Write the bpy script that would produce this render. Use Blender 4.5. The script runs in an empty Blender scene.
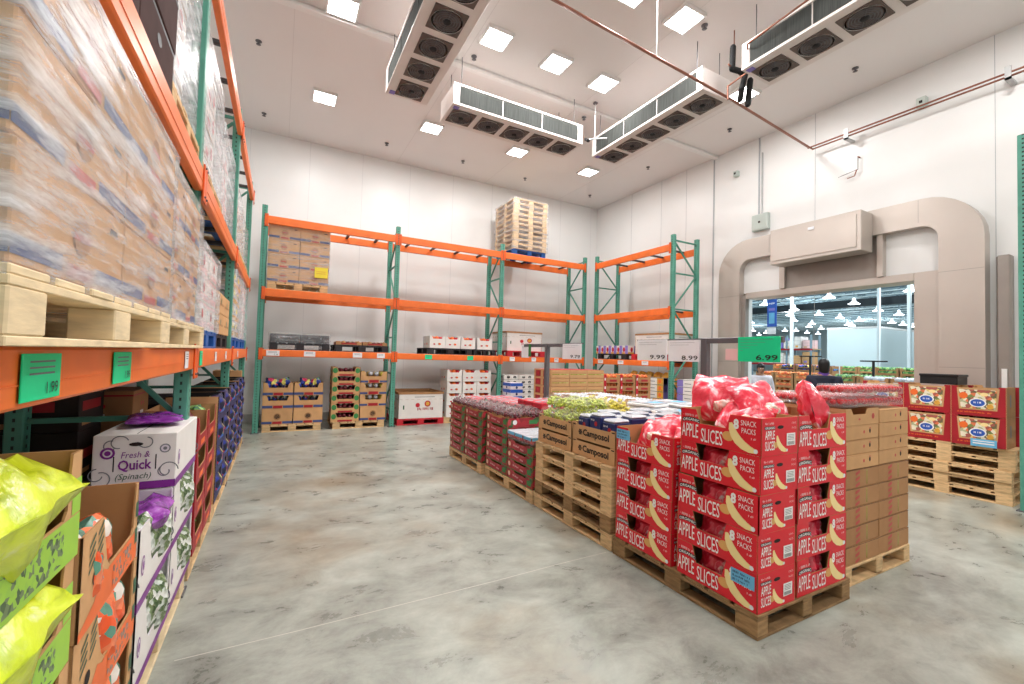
import bpy, math, random
from mathutils import Vector, Matrix, noise
random.seed(7)
C = bpy.context.scene.collection
R = math.radians

# ---------------------------------------------------------------- camera
F_PX, YAW, PITCH, ROLL, CAM_H = 434.48, 0.491372, 0.0322575, 0.0289513, 1.58
cam_data = bpy.data.cameras.new('camera'); cam = bpy.data.objects.new('camera', cam_data); C.objects.link(cam)
cam_data.sensor_fit = 'HORIZONTAL'; cam_data.sensor_width = 36.0; cam_data.lens = F_PX / 1024 * 36.0
cam_data.clip_start = 0.05; cam_data.clip_end = 400
fw = Vector((math.sin(YAW)*math.cos(PITCH), math.cos(YAW)*math.cos(PITCH), math.sin(PITCH)))
rt = Vector((math.cos(YAW), -math.sin(YAW), 0)); up = rt.cross(fw)
r2 = rt*math.cos(ROLL) + up*math.sin(ROLL); u2 = -rt*math.sin(ROLL) + up*math.cos(ROLL)
m = Matrix((r2, u2, -fw)).transposed().to_4x4(); m.translation = Vector((0, 0, CAM_H)); cam.matrix_world = m
bpy.context.scene.camera = cam

# ---------------------------------------------------------------- world and view
w = bpy.data.worlds.new('world'); bpy.context.scene.world = w; w.use_nodes = True
w.node_tree.nodes['Background'].inputs[0].default_value = (0.75, 0.82, 0.9, 1)
w.node_tree.nodes['Background'].inputs[1].default_value = 0.3
vs = bpy.context.scene.view_settings
bpy.context.scene.display_settings.display_device = 'sRGB'
vs.view_transform = 'Standard'; vs.look = 'None'; vs.gamma = 1; vs.use_curve_mapping = False
EXPO = 0.0
vs.exposure = EXPO
PANEL_W = 45.0        # watts of each ceiling panel
HIBAY_W = 1500.0       # watts of each warehouse lamp that carries a light
bpy.context.scene.cycles.max_bounces = 10
bpy.context.scene.cycles.transparent_max_bounces = 12
bpy.context.scene.cycles.caustics_reflective = False
bpy.context.scene.cycles.caustics_refractive = False
bpy.context.scene.cycles.sample_clamp_indirect = 6

# ---------------------------------------------------------------- materials
def lin(c):
    return tuple(((x/255)/12.92 if x/255 <= 0.04045 else ((x/255+0.055)/1.055)**2.4) for x in c) + (1,)
MATS = {}
def new_mat(name):
    m = bpy.data.materials.new(name); m.use_nodes = True
    nt = m.node_tree; b = nt.nodes['Principled BSDF']
    return m, nt, b
def mat(name, rgb, rough=0.6, metal=0.0, var=0.08, scale=6.0, spec=0.4, bump=0.0, emit=None, alpha=None, stretch=None, rand=0.0):
    """procedural principled material: colour with a noise variation"""
    if name in MATS: return MATS[name]
    m, nt, b = new_mat(name)
    N = nt.nodes; L = nt.links
    c = lin(rgb)
    b.inputs['Roughness'].default_value = rough; b.inputs['Metallic'].default_value = metal
    b.inputs['Specular IOR Level'].default_value = spec
    tc = N.new('ShaderNodeTexCoord'); mp = N.new('ShaderNodeMapping'); L.new(tc.outputs['Object'], mp.inputs[0])
    if stretch: mp.inputs['Scale'].default_value = stretch
    nz = N.new('ShaderNodeTexNoise'); nz.inputs['Scale'].default_value = scale; nz.inputs['Detail'].default_value = 4
    L.new(mp.outputs[0], nz.inputs['Vector'])
    rp = N.new('ShaderNodeValToRGB')
    rp.color_ramp.elements[0].position = 0.3; rp.color_ramp.elements[1].position = 0.7
    rp.color_ramp.elements[0].color = tuple(max(0, x*(1-var*1.6)) for x in c[:3]) + (1,)
    rp.color_ramp.elements[1].color = tuple(min(1, x*(1+var)) for x in c[:3]) + (1,)
    L.new(nz.outputs['Fac'], rp.inputs[0])
    out = rp.outputs[0]
    if rand > 0:
        oi = N.new('ShaderNodeObjectInfo'); mr = N.new('ShaderNodeMapRange')
        mr.inputs['To Min'].default_value = 1-rand; mr.inputs['To Max'].default_value = 1+rand*0.5
        L.new(oi.outputs['Random'], mr.inputs['Value'])
        mx = N.new('ShaderNodeVectorMath'); mx.operation = 'SCALE'
        L.new(out, mx.inputs[0]); L.new(mr.outputs[0], mx.inputs['Scale']); out = mx.outputs[0]
    L.new(out, b.inputs['Base Color'])
    if bump > 0:
        bp = N.new('ShaderNodeBump'); bp.inputs['Strength'].default_value = bump; bp.inputs['Distance'].default_value = 0.01
        L.new(nz.outputs['Fac'], bp.inputs['Height']); L.new(bp.outputs[0], b.inputs['Normal'])
    if emit:
        b.inputs['Emission Color'].default_value = c; b.inputs['Emission Strength'].default_value = emit
    if alpha is not None: b.inputs['Alpha'].default_value = alpha
    MATS[name] = m
    return m
def mosaic(name, cols, scale=30, rough=0.4, bump=0.0):
    """many-coloured patches (printed pictures, mixed produce)"""
    if name in MATS: return MATS[name]
    m, nt, b = new_mat(name); N = nt.nodes; L = nt.links
    tc = N.new('ShaderNodeTexCoord'); vo = N.new('ShaderNodeTexVoronoi'); vo.inputs['Scale'].default_value = scale
    L.new(tc.outputs['Object'], vo.inputs['Vector'])
    sp = N.new('ShaderNodeSeparateColor'); L.new(vo.outputs['Color'], sp.inputs[0])
    rp = N.new('ShaderNodeValToRGB'); rp.color_ramp.interpolation = 'CONSTANT'
    n = len(cols)
    for i, c in enumerate(cols):
        e = rp.color_ramp.elements[i] if i < 2 else rp.color_ramp.elements.new(i/n)
        e.position = i/n; e.color = lin(c)
    L.new(sp.outputs[0], rp.inputs[0]); L.new(rp.outputs[0], b.inputs['Base Color'])
    b.inputs['Roughness'].default_value = rough
    if bump:
        bp = N.new('ShaderNodeBump'); bp.inputs['Strength'].default_value = bump; bp.inputs['Distance'].default_value = 0.02
        L.new(vo.outputs['Distance'], bp.inputs['Height']); L.new(bp.outputs[0], b.inputs['Normal'])
    MATS[name] = m
    return m
def bagmat(name, stops, scale):  # streaky bag colour; most callers paint highlights in with pale stops
    m, nt, b = new_mat(name); N = nt.nodes; L = nt.links
    tc = N.new('ShaderNodeTexCoord'); nz = N.new('ShaderNodeTexNoise'); nz.inputs['Scale'].default_value = scale
    nz.inputs['Detail'].default_value = 5; nz.inputs['Distortion'].default_value = 1.5; L.new(tc.outputs['Object'], nz.inputs['Vector'])
    rp = N.new('ShaderNodeValToRGB')
    for i, (p, c) in enumerate(stops):
        e = rp.color_ramp.elements[i] if i < 2 else rp.color_ramp.elements.new(p)
        e.position = p; e.color = lin(c)
    L.new(nz.outputs['Fac'], rp.inputs[0]); L.new(rp.outputs[0], b.inputs['Base Color'])
    b.inputs['Roughness'].default_value = 0.2; b.inputs['Specular IOR Level'].default_value = 0.7
    bp = N.new('ShaderNodeBump'); bp.inputs['Strength'].default_value = 0.6; bp.inputs['Distance'].default_value = 0.02
    L.new(nz.outputs['Fac'], bp.inputs['Height']); L.new(bp.outputs[0], b.inputs['Normal'])
    return m
def film_mat(name='stretch_film', white=0.35, tint=(235, 238, 242)):
    m, nt, b = new_mat(name); N = nt.nodes; L = nt.links
    out = N['Material Output']
    tr = N.new('ShaderNodeBsdfTransparent'); mx = N.new('ShaderNodeMixShader')
    b.inputs['Base Color'].default_value = lin(tint); b.inputs['Roughness'].default_value = 0.18
    b.inputs['Specular IOR Level'].default_value = 0.8
    tc = N.new('ShaderNodeTexCoord'); mp = N.new('ShaderNodeMapping'); mp.inputs['Scale'].default_value = (1.2, 1.2, 9)
    mp.inputs['Rotation'].default_value = (R(14), R(10), 0)
    L.new(tc.outputs['Object'], mp.inputs[0])
    nz = N.new('ShaderNodeTexNoise'); nz.inputs['Scale'].default_value = 2.2; nz.inputs['Detail'].default_value = 7; nz.inputs['Roughness'].default_value = 0.7
    L.new(mp.outputs[0], nz.inputs['Vector'])
    mr = N.new('ShaderNodeMapRange'); mr.inputs['From Min'].default_value = 0.42; mr.inputs['From Max'].default_value = 0.72
    mr.inputs['To Min'].default_value = white*0.35; mr.inputs['To Max'].default_value = min(1, white*2.1)
    L.new(nz.outputs['Fac'], mr.inputs['Value']); L.new(mr.outputs[0], mx.inputs[0])
    bp = N.new('ShaderNodeBump'); bp.inputs['Strength'].default_value = 0.5; bp.inputs['Distance'].default_value = 0.01
    L.new(nz.outputs['Fac'], bp.inputs['Height']); L.new(bp.outputs[0], b.inputs['Normal'])
    L.new(tr.outputs[0], mx.inputs[1]); L.new(b.outputs[0], mx.inputs[2]); L.new(mx.outputs[0], out.inputs['Surface'])
    return m
def post_mat():
    """green rack post with a column of dark punched holes"""
    m, nt, b = new_mat('rack_green'); N = nt.nodes; L = nt.links
    tc = N.new('ShaderNodeTexCoord'); sx = N.new('ShaderNodeSeparateXYZ'); L.new(tc.outputs['Object'], sx.inputs[0])
    def math_(op, a, b_=None):
        n = N.new('ShaderNodeMath'); n.operation = op
        for k, v in enumerate((a, b_)):
            if v is None: continue
            if isinstance(v, (int, float)): n.inputs[k].default_value = v
            else: L.new(v, n.inputs[k])
        return n.outputs[0]
    fz = math_('FRACT', math_('DIVIDE', sx.outputs['Z'], 0.0508))
    hz = math_('LESS_THAN', math_('ABSOLUTE', math_('SUBTRACT', fz, 0.5)), 0.2)
    fx = math_('LESS_THAN', math_('ABSOLUTE', math_('SUBTRACT', math_('ABSOLUTE', sx.outputs['X']), 0.0)), 0.009)
    fy = math_('LESS_THAN', math_('ABSOLUTE', sx.outputs['Y']), 0.006)
    hole = math_('MULTIPLY', hz, math_('MAXIMUM', fx, fy))
    nz = N.new('ShaderNodeTexNoise'); nz.inputs['Scale'].default_value = 9; L.new(tc.outputs['Object'], nz.inputs['Vector'])
    rp = N.new('ShaderNodeValToRGB'); rp.color_ramp.elements[0].color = lin((66, 136, 118)); rp.color_ramp.elements[1].color = lin((100, 170, 150))
    L.new(nz.outputs['Fac'], rp.inputs[0])
    mx = N.new('ShaderNodeMix'); mx.data_type = 'RGBA'
    L.new(hole, mx.inputs['Factor']); L.new(rp.outputs[0], mx.inputs['A']); mx.inputs['B'].default_value = lin((22, 40, 36))
    L.new(mx.outputs['Result'], b.inputs['Base Color']); b.inputs['Roughness'].default_value = 0.4
    return m
def floor_mat():
    m, nt, b = new_mat('polished_concrete'); N = nt.nodes; L = nt.links
    tc = N.new('ShaderNodeTexCoord')
    def nz(s, d, r=0.6, dist=0.0, sc=None):
        n = N.new('ShaderNodeTexNoise'); n.inputs['Scale'].default_value = s; n.inputs['Detail'].default_value = d
        n.inputs['Roughness'].default_value = r; n.inputs['Distortion'].default_value = dist
        mp = N.new('ShaderNodeMapping'); L.new(tc.outputs['Object'], mp.inputs[0]); mp.inputs['Rotation'].default_value = (0, 0, R(30))
        if sc: mp.inputs['Scale'].default_value = sc
        L.new(mp.outputs[0], n.inputs['Vector']); return n.outputs['Fac']
    a = nz(0.75, 8, 0.62, 0.35); bnz = nz(2.6, 10, 0.72, 0.4, (1, 1.5, 1)); c = nz(0.7, 4, 0.55)
    rp = N.new('ShaderNodeValToRGB'); cr = rp.color_ramp
    cr.elements[0].position = 0.34; cr.elements[0].color = lin((98, 99, 93))
    cr.elements[1].position = 0.66; cr.elements[1].color = lin((190, 194, 184))
    e = cr.elements.new(0.5); e.color = lin((156, 159, 150))
    ad = N.new('ShaderNodeMath'); ad.operation = 'MULTIPLY_ADD'; ad.inputs[1].default_value = 0.55
    ml = N.new('ShaderNodeMath'); ml.operation = 'MULTIPLY'; ml.inputs[1].default_value = 0.45
    L.new(bnz, ml.inputs[0]); L.new(a, ad.inputs[0]); L.new(ml.outputs[0], ad.inputs[2]); L.new(ad.outputs[0], rp.inputs[0])
    rb = N.new('ShaderNodeValToRGB'); rb.color_ramp.elements[0].position = 0.5; rb.color_ramp.elements[1].position = 0.68
    rb.color_ramp.elements[0].color = (1, 1, 1, 1); rb.color_ramp.elements[1].color = lin((226, 205, 188))
    L.new(c, rb.inputs[0])
    mx = N.new('ShaderNodeMix'); mx.data_type = 'RGBA'; mx.blend_type = 'MULTIPLY'; mx.inputs['Factor'].default_value = 1
    L.new(rp.outputs[0], mx.inputs['A']); L.new(rb.outputs[0], mx.inputs['B'])
    # thin pale saw cut and dark specks
    L.new(mx.outputs['Result'], b.inputs['Base Color'])
    mr = N.new('ShaderNodeMapRange'); mr.inputs['To Min'].default_value = 0.18; mr.inputs['To Max'].default_value = 0.42
    L.new(bnz, mr.inputs['Value']); L.new(mr.outputs[0], b.inputs['Roughness'])
    b.inputs['Specular IOR Level'].default_value = 0.5
    return m

M = dict(
    floor=floor_mat(),
    crack=mat('floor_joint', (206, 202, 192), 0.5, var=0.05),
    wall=mat('white_wall_panel', (238, 238, 237), 0.35, var=0.015, scale=1.2),
    ceil=mat('white_ceiling_panel', (233, 228, 226), 0.3, var=0.01, scale=1.0),
    cseam=mat('ceiling_seam', (220, 214, 212), 0.5, var=0.02),
    bseam=mat('back_wall_seam', (214, 214, 216), 0.5, var=0.02),
    seam=mat('wall_seam', (176, 180, 184), 0.5, var=0.03),
    ridge=mat('ceiling_batten', (238, 236, 234), 0.4, var=0.01),
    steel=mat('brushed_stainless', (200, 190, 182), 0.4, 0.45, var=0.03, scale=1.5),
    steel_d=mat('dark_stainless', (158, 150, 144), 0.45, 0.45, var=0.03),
    post=post_mat(),
    brace=mat('brace_green', (78, 146, 128), 0.4, var=0.1),
    orange=mat('beam_orange', (246, 122, 54), 0.38, var=0.06, scale=5),
    orange_d=mat('connector_orange', (232, 98, 38), 0.4, var=0.06),
    bar=mat('support_bar_grey', (74, 72, 74), 0.5, 0.3, var=0.1),
    wood=mat('pallet_wood', (224, 188, 140), 0.75, var=0.16, scale=5, stretch=(2, 2, 9), rand=0.18, bump=0.2),
    wood_p=mat('pale_pallet_wood', (236, 214, 174), 0.7, var=0.12, scale=5, stretch=(2, 2, 9), rand=0.08, bump=0.2),
    wood_d=mat('aged_pallet_wood', (160, 126, 86), 0.8, var=0.2, scale=5, stretch=(2, 2, 9), rand=0.2, bump=0.25),
    redpal=mat('red_pallet_plastic', (196, 40, 52), 0.5, var=0.06),
    bluepal=mat('blue_pallet_paint', (38, 98, 176), 0.5, var=0.08),
    blackpal=mat('black_pallet_plastic', (44, 42, 46), 0.5, var=0.1),
    kraft=mat('kraft_board', (206, 160, 112), 0.8, var=0.05, scale=8, rand=0.08),
    kraft_d=mat('kraft_board_dark', (176, 130, 88), 0.8, var=0.06, scale=8, rand=0.08),
    kraft_in=mat('kraft_inside', (186, 140, 94), 0.85, var=0.06),
    whiteb=mat('white_board', (236, 232, 228), 0.55, var=0.03, rand=0.04),
    red=mat('apple_carton_red', (226, 32, 48), 0.4, var=0.04, scale=10),
    red_d=mat('deep_red_print', (168, 32, 44), 0.45, var=0.08),
    crim=mat('crimson_print', (196, 34, 52), 0.45, var=0.07),
    cream=mat('apple_flesh', (250, 226, 160), 0.5, var=0.04),
    cream_d=mat('apple_flesh_tan', (226, 168, 98), 0.5, var=0.06),  # tan print colour of the apple lump
    white=mat('print_white', (246, 244, 242), 0.45, var=0.01),
    black=mat('print_black', (28, 26, 28), 0.5, var=0.05),
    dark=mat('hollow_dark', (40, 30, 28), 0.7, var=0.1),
    navy=mat('navy_print', (34, 44, 98), 0.5, var=0.06),
    blue=mat('blue_print', (48, 92, 186), 0.45, var=0.06),
    sky=mat('sky_blue_label', (112, 186, 226), 0.45, var=0.05),
    purple=mat('purple_print', (130, 44, 144), 0.4, var=0.06),
    lilac=mat('lilac_print', (136, 122, 196), 0.5, var=0.05),
    lime=mat('lime_print', (158, 206, 70), 0.45, var=0.05),
    green=mat('green_print', (58, 132, 72), 0.45, var=0.08),
    dgreen=mat('dark_green_print', (46, 92, 66), 0.45, var=0.08),
    tag=mat('green_tag', (10, 218, 150), 0.5, var=0.03),
    tagw=mat('white_tag', (236, 236, 240), 0.5, var=0.02),
    pinkw=mat('pale_pink_sign', (240, 200, 200), 0.5, var=0.02),
    yellow=mat('yellow_paper', (244, 222, 66), 0.5, var=0.03),
    orangep=mat('orange_print', (240, 112, 50), 0.45, var=0.06),
    gold=mat('golden_print', (226, 168, 70), 0.5, var=0.1, scale=20),
    ink=mat('grey_ink', (120, 122, 128), 0.6, var=0.05),
    tape=mat('red_tape', (190, 62, 52), 0.4, var=0.06),
    band=mat('blue_band', (62, 80, 132), 0.5, var=0.08),
    lightb=mat('lavender_white_board', (222, 214, 222), 0.5, var=0.03),
    film=film_mat('stretch_film', 0.46),
    film_l=film_mat('light_stretch_film', 0.22),
    film_h=film_mat('heavy_stretch_film', 0.6),
    redbag=bagmat('red_snack_bag', [(0.30, (206, 24, 48)), (0.47, (230, 42, 68)), (0.54, (240, 90, 110)), (0.60, (252, 200, 204)), (0.68, (255, 246, 244))], 8),  # pink and white stops are highlights painted into the red
    greybag=bagmat('clear_bag_with_apple', [(0.34, (214, 60, 76)), (0.46, (244, 206, 190)), (0.6, (255, 248, 240)), (0.75, (240, 190, 150))], 14),
    limebag=bagmat('lime_bag', [(0.3, (150, 170, 20)), (0.45, (206, 224, 40)), (0.58, (222, 236, 70)), (0.68, (240, 246, 190))], 7),  # whitish last stop is a highlight streak painted into the lime
    olivebag=bagmat('olive_bag', [(0.3, (84, 100, 30)), (0.5, (146, 164, 50)), (0.68, (200, 210, 130))], 8),  # palest stop paints plastic highlights into the olive
    orangebag=mosaic('orange_bag', [(240, 104, 56), (236, 92, 48), (244, 130, 84), (228, 220, 210), (96, 150, 130)], 22, 0.25, 0.3),
    purplebag=bagmat('purple_bag', [(0.3, (84, 24, 100)), (0.5, (140, 50, 160)), (0.62, (176, 96, 196)), (0.72, (230, 210, 236))], 8),  # near-white stop paints highlights into the purple
    greens=mosaic('bagged_leaves', [(92, 116, 74), (122, 142, 96), (196, 204, 196), (70, 92, 58), (224, 226, 220)], 42, 0.3, 0.5),
    leaf=mosaic('produce_greens', [(60, 120, 60), (96, 150, 70), (40, 96, 70), (150, 190, 110)], 20, 0.6, 0.4),
    oran=mosaic('produce_oranges', [(232, 130, 50), (220, 100, 60), (240, 160, 90), (200, 90, 50)], 22, 0.6, 0.4),
    grape_g=mat('green_grape', (196, 208, 84), 0.28, var=0.15, scale=25),
    grape_y=mat('yellow_fruit', (236, 222, 90), 0.35, var=0.12, scale=20),
    grape_r=mat('red_grape', (112, 34, 48), 0.3, var=0.3, scale=25),
    berry=mat('strawberry_red', (196, 34, 40), 0.35, var=0.25, scale=40),
    veg=mosaic('squash_picture', [(226, 120, 80), (120, 140, 80), (226, 200, 120), (230, 222, 196), (170, 90, 80), (176, 180, 140), (236, 226, 206), (110, 100, 70)], 30, 0.45),
    strawp=mosaic('berry_carton_print', [(166, 30, 46), (150, 26, 40), (176, 40, 54), (60, 96, 54), (158, 30, 44), (140, 24, 38), (172, 36, 50), (188, 60, 70)], 16, 0.45),
    bagmix=mosaic('blue_yellow_bag', [(36, 60, 150), (30, 34, 60), (226, 214, 110), (28, 40, 90), (58, 110, 206), (200, 50, 90), (24, 26, 46), (120, 170, 120)], 13, 0.35, 0.3),
    copper=mat('copper_pipe', (150, 98, 80), 0.45, 0.5, var=0.12, scale=5),
    rubber=mat('black_insulation', (26, 26, 28), 0.8, var=0.1),
    unit=mat('cooler_enamel', (226, 218, 214), 0.4, var=0.02),
    mesh=mat('coil_fins', (66, 68, 66), 0.9, 0.0, var=0.35, scale=3, stretch=(60, 60, 1), spec=0.1),
    fan=mat('fan_blade', (96, 84, 78), 0.6, var=0.1),
    fan_d=mat('fan_blade_dark', (70, 62, 58), 0.7, var=0.1),  # plain dark colour of the blades themselves
    grey=mat('signframe_grey', (104, 102, 106), 0.45, 0.3, var=0.05),
    galv=mat('galvanised', (190, 192, 192), 0.4, 0.5, var=0.06),
    boxgrey=mat('junction_box_grey', (196, 206, 200), 0.5, var=0.03),
    glow=mat('lit_diffuser', (255, 255, 255), 0.5, var=0, emit=14.0),
    glow3=mat('lit_lamp_refractor', (232, 244, 255), 0.4, var=0, emit=1.3),
    glow2=mat('lit_high_bay', (236, 246, 255), 0.5, var=0, emit=9.0),
    skin=mat('skin', (150, 104, 78), 0.55, var=0.05),
    hair=mat('black_hair', (22, 20, 22), 0.5, var=0.2, scale=30),
    coat=mat('dark_navy_coat', (34, 38, 56), 0.8, var=0.1),
    purp=mat('purple_collar', (92, 60, 140), 0.8, var=0.1),
    trou=mat('dark_trousers', (44, 46, 56), 0.8, var=0.1),
    wroof=mat('warehouse_roof', (168, 196, 208), 0.6, var=0.05),
    wjoist=mat('warehouse_joist', (120, 144, 156), 0.6, var=0.05),
    wjoist2=mat('pale_joist', (212, 230, 234), 0.6, var=0.05),
    wgird=mat('dark_girder', (58, 66, 72), 0.6, var=0.05),
    wcol=mat('white_column', (206, 216, 220), 0.5, var=0.02),
    wwall=mat('warehouse_white_wall', (206, 222, 226), 0.3, var=0.02, scale=0.3),
    plastic=mat('clear_lid', (240, 236, 236), 0.15, var=0.0, alpha=0.16, spec=0.5),
    wrap=mat('clear_wrap', (235, 232, 230), 0.2, var=0.0, alpha=0.08, spec=0.4),
    limeprint=mosaic('lime_small_print', [(158, 206, 70), (70, 96, 64), (158, 206, 70), (110, 130, 96), (150, 200, 74)], 70, 0.5),
    orprint=mosaic('orange_small_print', [(240, 112, 50), (130, 110, 100), (240, 112, 50), (150, 130, 120), (238, 116, 56)], 70, 0.5),
    dbrown=mat('dark_brown_plastic', (78, 58, 56), 0.85, var=0.08, spec=0.1),
    frostlid=mat('frosty_pack_top', (200, 203, 210), 0.25, var=0.1, scale=25),
)

# ---------------------------------------------------------------- mesh builder
TXT = {}
def text_polys(s, bold=0.0):
    k = (s, bold)
    if k in TXT: return TXT[k]
    cu = bpy.data.curves.new('t', 'FONT'); cu.body = s; cu.size = 1.0; cu.resolution_u = 2; cu.offset = bold
    ob = bpy.data.objects.new('t', cu); C.objects.link(ob)
    dg = bpy.context.evaluated_depsgraph_get(); dg.update()
    me = ob.evaluated_get(dg).to_mesh()
    vs_ = [(v.co.x, v.co.y) for v in me.vertices]; fs = [tuple(p.vertices) for p in me.polygons]
    ob.evaluated_get(dg).to_mesh_clear(); bpy.data.objects.remove(ob); bpy.data.curves.remove(cu)
    TXT[k] = (vs_, fs); return TXT[k]
class Side:
    def __init__(s, o, u, v=(0, 0, 1)):
        s.o = Vector(o); s.u = Vector(u).normalized(); s.v = Vector(v).normalized(); s.n = s.u.cross(s.v)
    def p(s, a, b, d=0.0): return s.o + s.u*a + s.v*b + s.n*d
def sides(L, W, z=0.0):
    return {'F': Side((-L/2, -W/2, z), (1, 0, 0)), 'R': Side((L/2, -W/2, z), (0, 1, 0)),
            'B': Side((L/2, W/2, z), (-1, 0, 0)), 'L': Side((-L/2, W/2, z), (0, -1, 0))}
class MB:
    def __init__(s): s.v = []; s.f = []; s.m = []; s.mats = []; s.sm = []
    def mi(s, m):
        if isinstance(m, str): m = M[m]
        if m not in s.mats: s.mats.append(m)
        return s.mats.index(m)
    def face(s, pts, m, sm=False):
        i = len(s.v); s.v += [tuple(p) for p in pts]; s.f.append(tuple(range(i, i+len(pts)))); s.m.append(s.mi(m)); s.sm.append(sm)
    def faces(s, vs_, fs, m, sm=False):
        i = len(s.v); s.v += [tuple(p) for p in vs_]; k = s.mi(m)
        for f in fs: s.f.append(tuple(i+a for a in f)); s.m.append(k); s.sm.append(sm)
    def box(s, x0, y0, z0, x1, y1, z1, m, b=0.0, mt=None):
        if x1 < x0: x0, x1 = x1, x0
        if y1 < y0: y0, y1 = y1, y0
        if b <= 0:
            P = [(x0,y0,z0),(x1,y0,z0),(x1,y1,z0),(x0,y1,z0),(x0,y0,z1),(x1,y0,z1),(x1,y1,z1),(x0,y1,z1)]
            s.faces(P, [(0,3,2,1),(0,1,5,4),(1,2,6,5),(2,3,7,6),(3,0,4,7)], m)
            s.faces(P, [(4,5,6,7)], mt or m)
        else:
            b = min(b, (x1-x0)*.45, (y1-y0)*.45, (z1-z0)*.45)
            vs_ = []; idx = {}
            for ix, (x, sx) in enumerate(((x0, 1), (x1, -1))):
                for iy, (y, sy) in enumerate(((y0, 1), (y1, -1))):
                    for iz, (z, sz) in enumerate(((z0, 1), (z1, -1))):
                        for a, q in enumerate(((x, y+sy*b, z+sz*b), (x+sx*b, y, z+sz*b), (x+sx*b, y+sy*b, z))):
                            idx[ix, iy, iz, a] = len(vs_); vs_.append(q)
            fs = []
            for k in (0, 1):
                q = [idx[k, 0, 0, 0], idx[k, 1, 0, 0], idx[k, 1, 1, 0], idx[k, 0, 1, 0]]; fs.append(q if k else q[::-1])
                q = [idx[0, k, 0, 1], idx[0, k, 1, 1], idx[1, k, 1, 1], idx[1, k, 0, 1]]; fs.append(q if k else q[::-1])
            q = [idx[0, 0, 0, 2], idx[1, 0, 0, 2], idx[1, 1, 0, 2], idx[0, 1, 0, 2]]; fs.append(q[::-1])
            top = [idx[0, 0, 1, 2], idx[1, 0, 1, 2], idx[1, 1, 1, 2], idx[0, 1, 1, 2]]
            for i in (0, 1):
                for j in (0, 1):
                    fs.append([idx[i, j, 0, 0], idx[i, j, 1, 0], idx[i, j, 1, 1], idx[i, j, 0, 1]] if (i == j) else [idx[i, j, 0, 1], idx[i, j, 1, 1], idx[i, j, 1, 0], idx[i, j, 0, 0]])
                    fs.append([idx[i, 0, j, 0], idx[i, 0, j, 2], idx[i, 1, j, 2], idx[i, 1, j, 0]] if (i == j) else [idx[i, 1, j, 0], idx[i, 1, j, 2], idx[i, 0, j, 2], idx[i, 0, j, 0]])
                    fs.append([idx[0, i, j, 1], idx[1, i, j, 1], idx[1, i, j, 2], idx[0, i, j, 2]] if (i != j) else [idx[0, i, j, 2], idx[1, i, j, 2], idx[1, i, j, 1], idx[0, i, j, 1]])
            for i in (0, 1):
                for j in (0, 1):
                    for k in (0, 1):
                        t = [idx[i, j, k, 0], idx[i, j, k, 1], idx[i, j, k, 2]]; fs.append(t if (i+j+k) % 2 else t[::-1])
            cx = Vector(((x0+x1)/2, (y0+y1)/2, (z0+z1)/2)); out = []
            for f in fs:
                P = [Vector(vs_[i]) for i in f]; n_ = (P[1]-P[0]).cross(P[2]-P[0])
                out.append(f if n_.dot(sum(P, Vector())/len(P)-cx) > 0 else f[::-1])
            s.faces(vs_, out, m); s.faces(vs_, [top], mt or m)
    def tube(s, p, q, r, m, n=8, r2_=None, cap=True, sm=True):
        p = Vector(p); q = Vector(q); d = (q-p).normalized()
        a = d.orthogonal().normalized(); b = d.cross(a); r2_ = r if r2_ is None else r2_
        A = [p + a*math.cos(2*math.pi*i/n)*r + b*math.sin(2*math.pi*i/n)*r for i in range(n)]
        B = [q + a*math.cos(2*math.pi*i/n)*r2_ + b*math.sin(2*math.pi*i/n)*r2_ for i in range(n)]
        s.faces(A+B, [(i, (i+1) % n, n+(i+1) % n, n+i) for i in range(n)], m, sm)
        if cap: s.faces(A+B, [tuple(range(n))[::-1], tuple(range(n, 2*n))], m)
    def bar(s, p, q, wd, m, up_=(0, 0, 1)):
        """square bar between two points"""
        p = Vector(p); q = Vector(q); d = (q-p).normalized(); a = d.cross(Vector(up_))
        if a.length < 1e-4: a = d.orthogonal()
        a = a.normalized()*wd/2; b = d.cross(a).normalized()*wd/2
        P = [p-a-b, p+a-b, p+a+b, p-a+b, q-a-b, q+a-b, q+a+b, q-a+b]
        s.faces(P, [(0,1,2,3),(7,6,5,4),(0,4,5,1),(1,5,6,2),(2,6,7,3),(3,7,4,0)], m)
    def lathe(s, prof, m, n=16, o=(0, 0, 0), sm=True):
        o = Vector(o); vs_ = []
        for r, z in prof:
            for i in range(n): vs_.append(o + Vector((r*math.cos(2*math.pi*i/n), r*math.sin(2*math.pi*i/n), z)))
        s.faces(vs_, [(k*n+i, k*n+(i+1) % n, (k+1)*n+(i+1) % n, (k+1)*n+i) for k in range(len(prof)-1) for i in range(n)], m, sm)
    def ball(s, c, r, m, nu=7, nv=5, sq=(1, 1, 1)):
        vs_ = []
        for j in range(nv+1):
            t = math.pi*j/nv
            for i in range(nu):
                f_ = 2*math.pi*i/nu
                vs_.append((c[0]+r*sq[0]*math.sin(t)*math.cos(f_), c[1]+r*sq[1]*math.sin(t)*math.sin(f_), c[2]+r*sq[2]*math.cos(t)))
        s.faces(vs_, [(j*nu+i, (j+1)*nu+i, (j+1)*nu+(i+1) % nu, j*nu+(i+1) % nu) for j in range(nv) for i in range(nu)], m, True)
    def decal(s, sd, pts, m, off=0.0015): s.face([sd.p(a, b, off) for a, b in pts], m)
    def rect(s, sd, a0, b0, a1, b1, m, off=0.0015): s.decal(sd, [(a0, b0), (a1, b0), (a1, b1), (a0, b1)], m, off)
    def disc(s, sd, a, b, r, m, off=0.0015, n=14, ry=None):
        ry = ry or r
        s.decal(sd, [(a+r*math.cos(2*math.pi*i/n), b+ry*math.sin(2*math.pi*i/n)) for i in range(n)], m, off)
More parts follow.
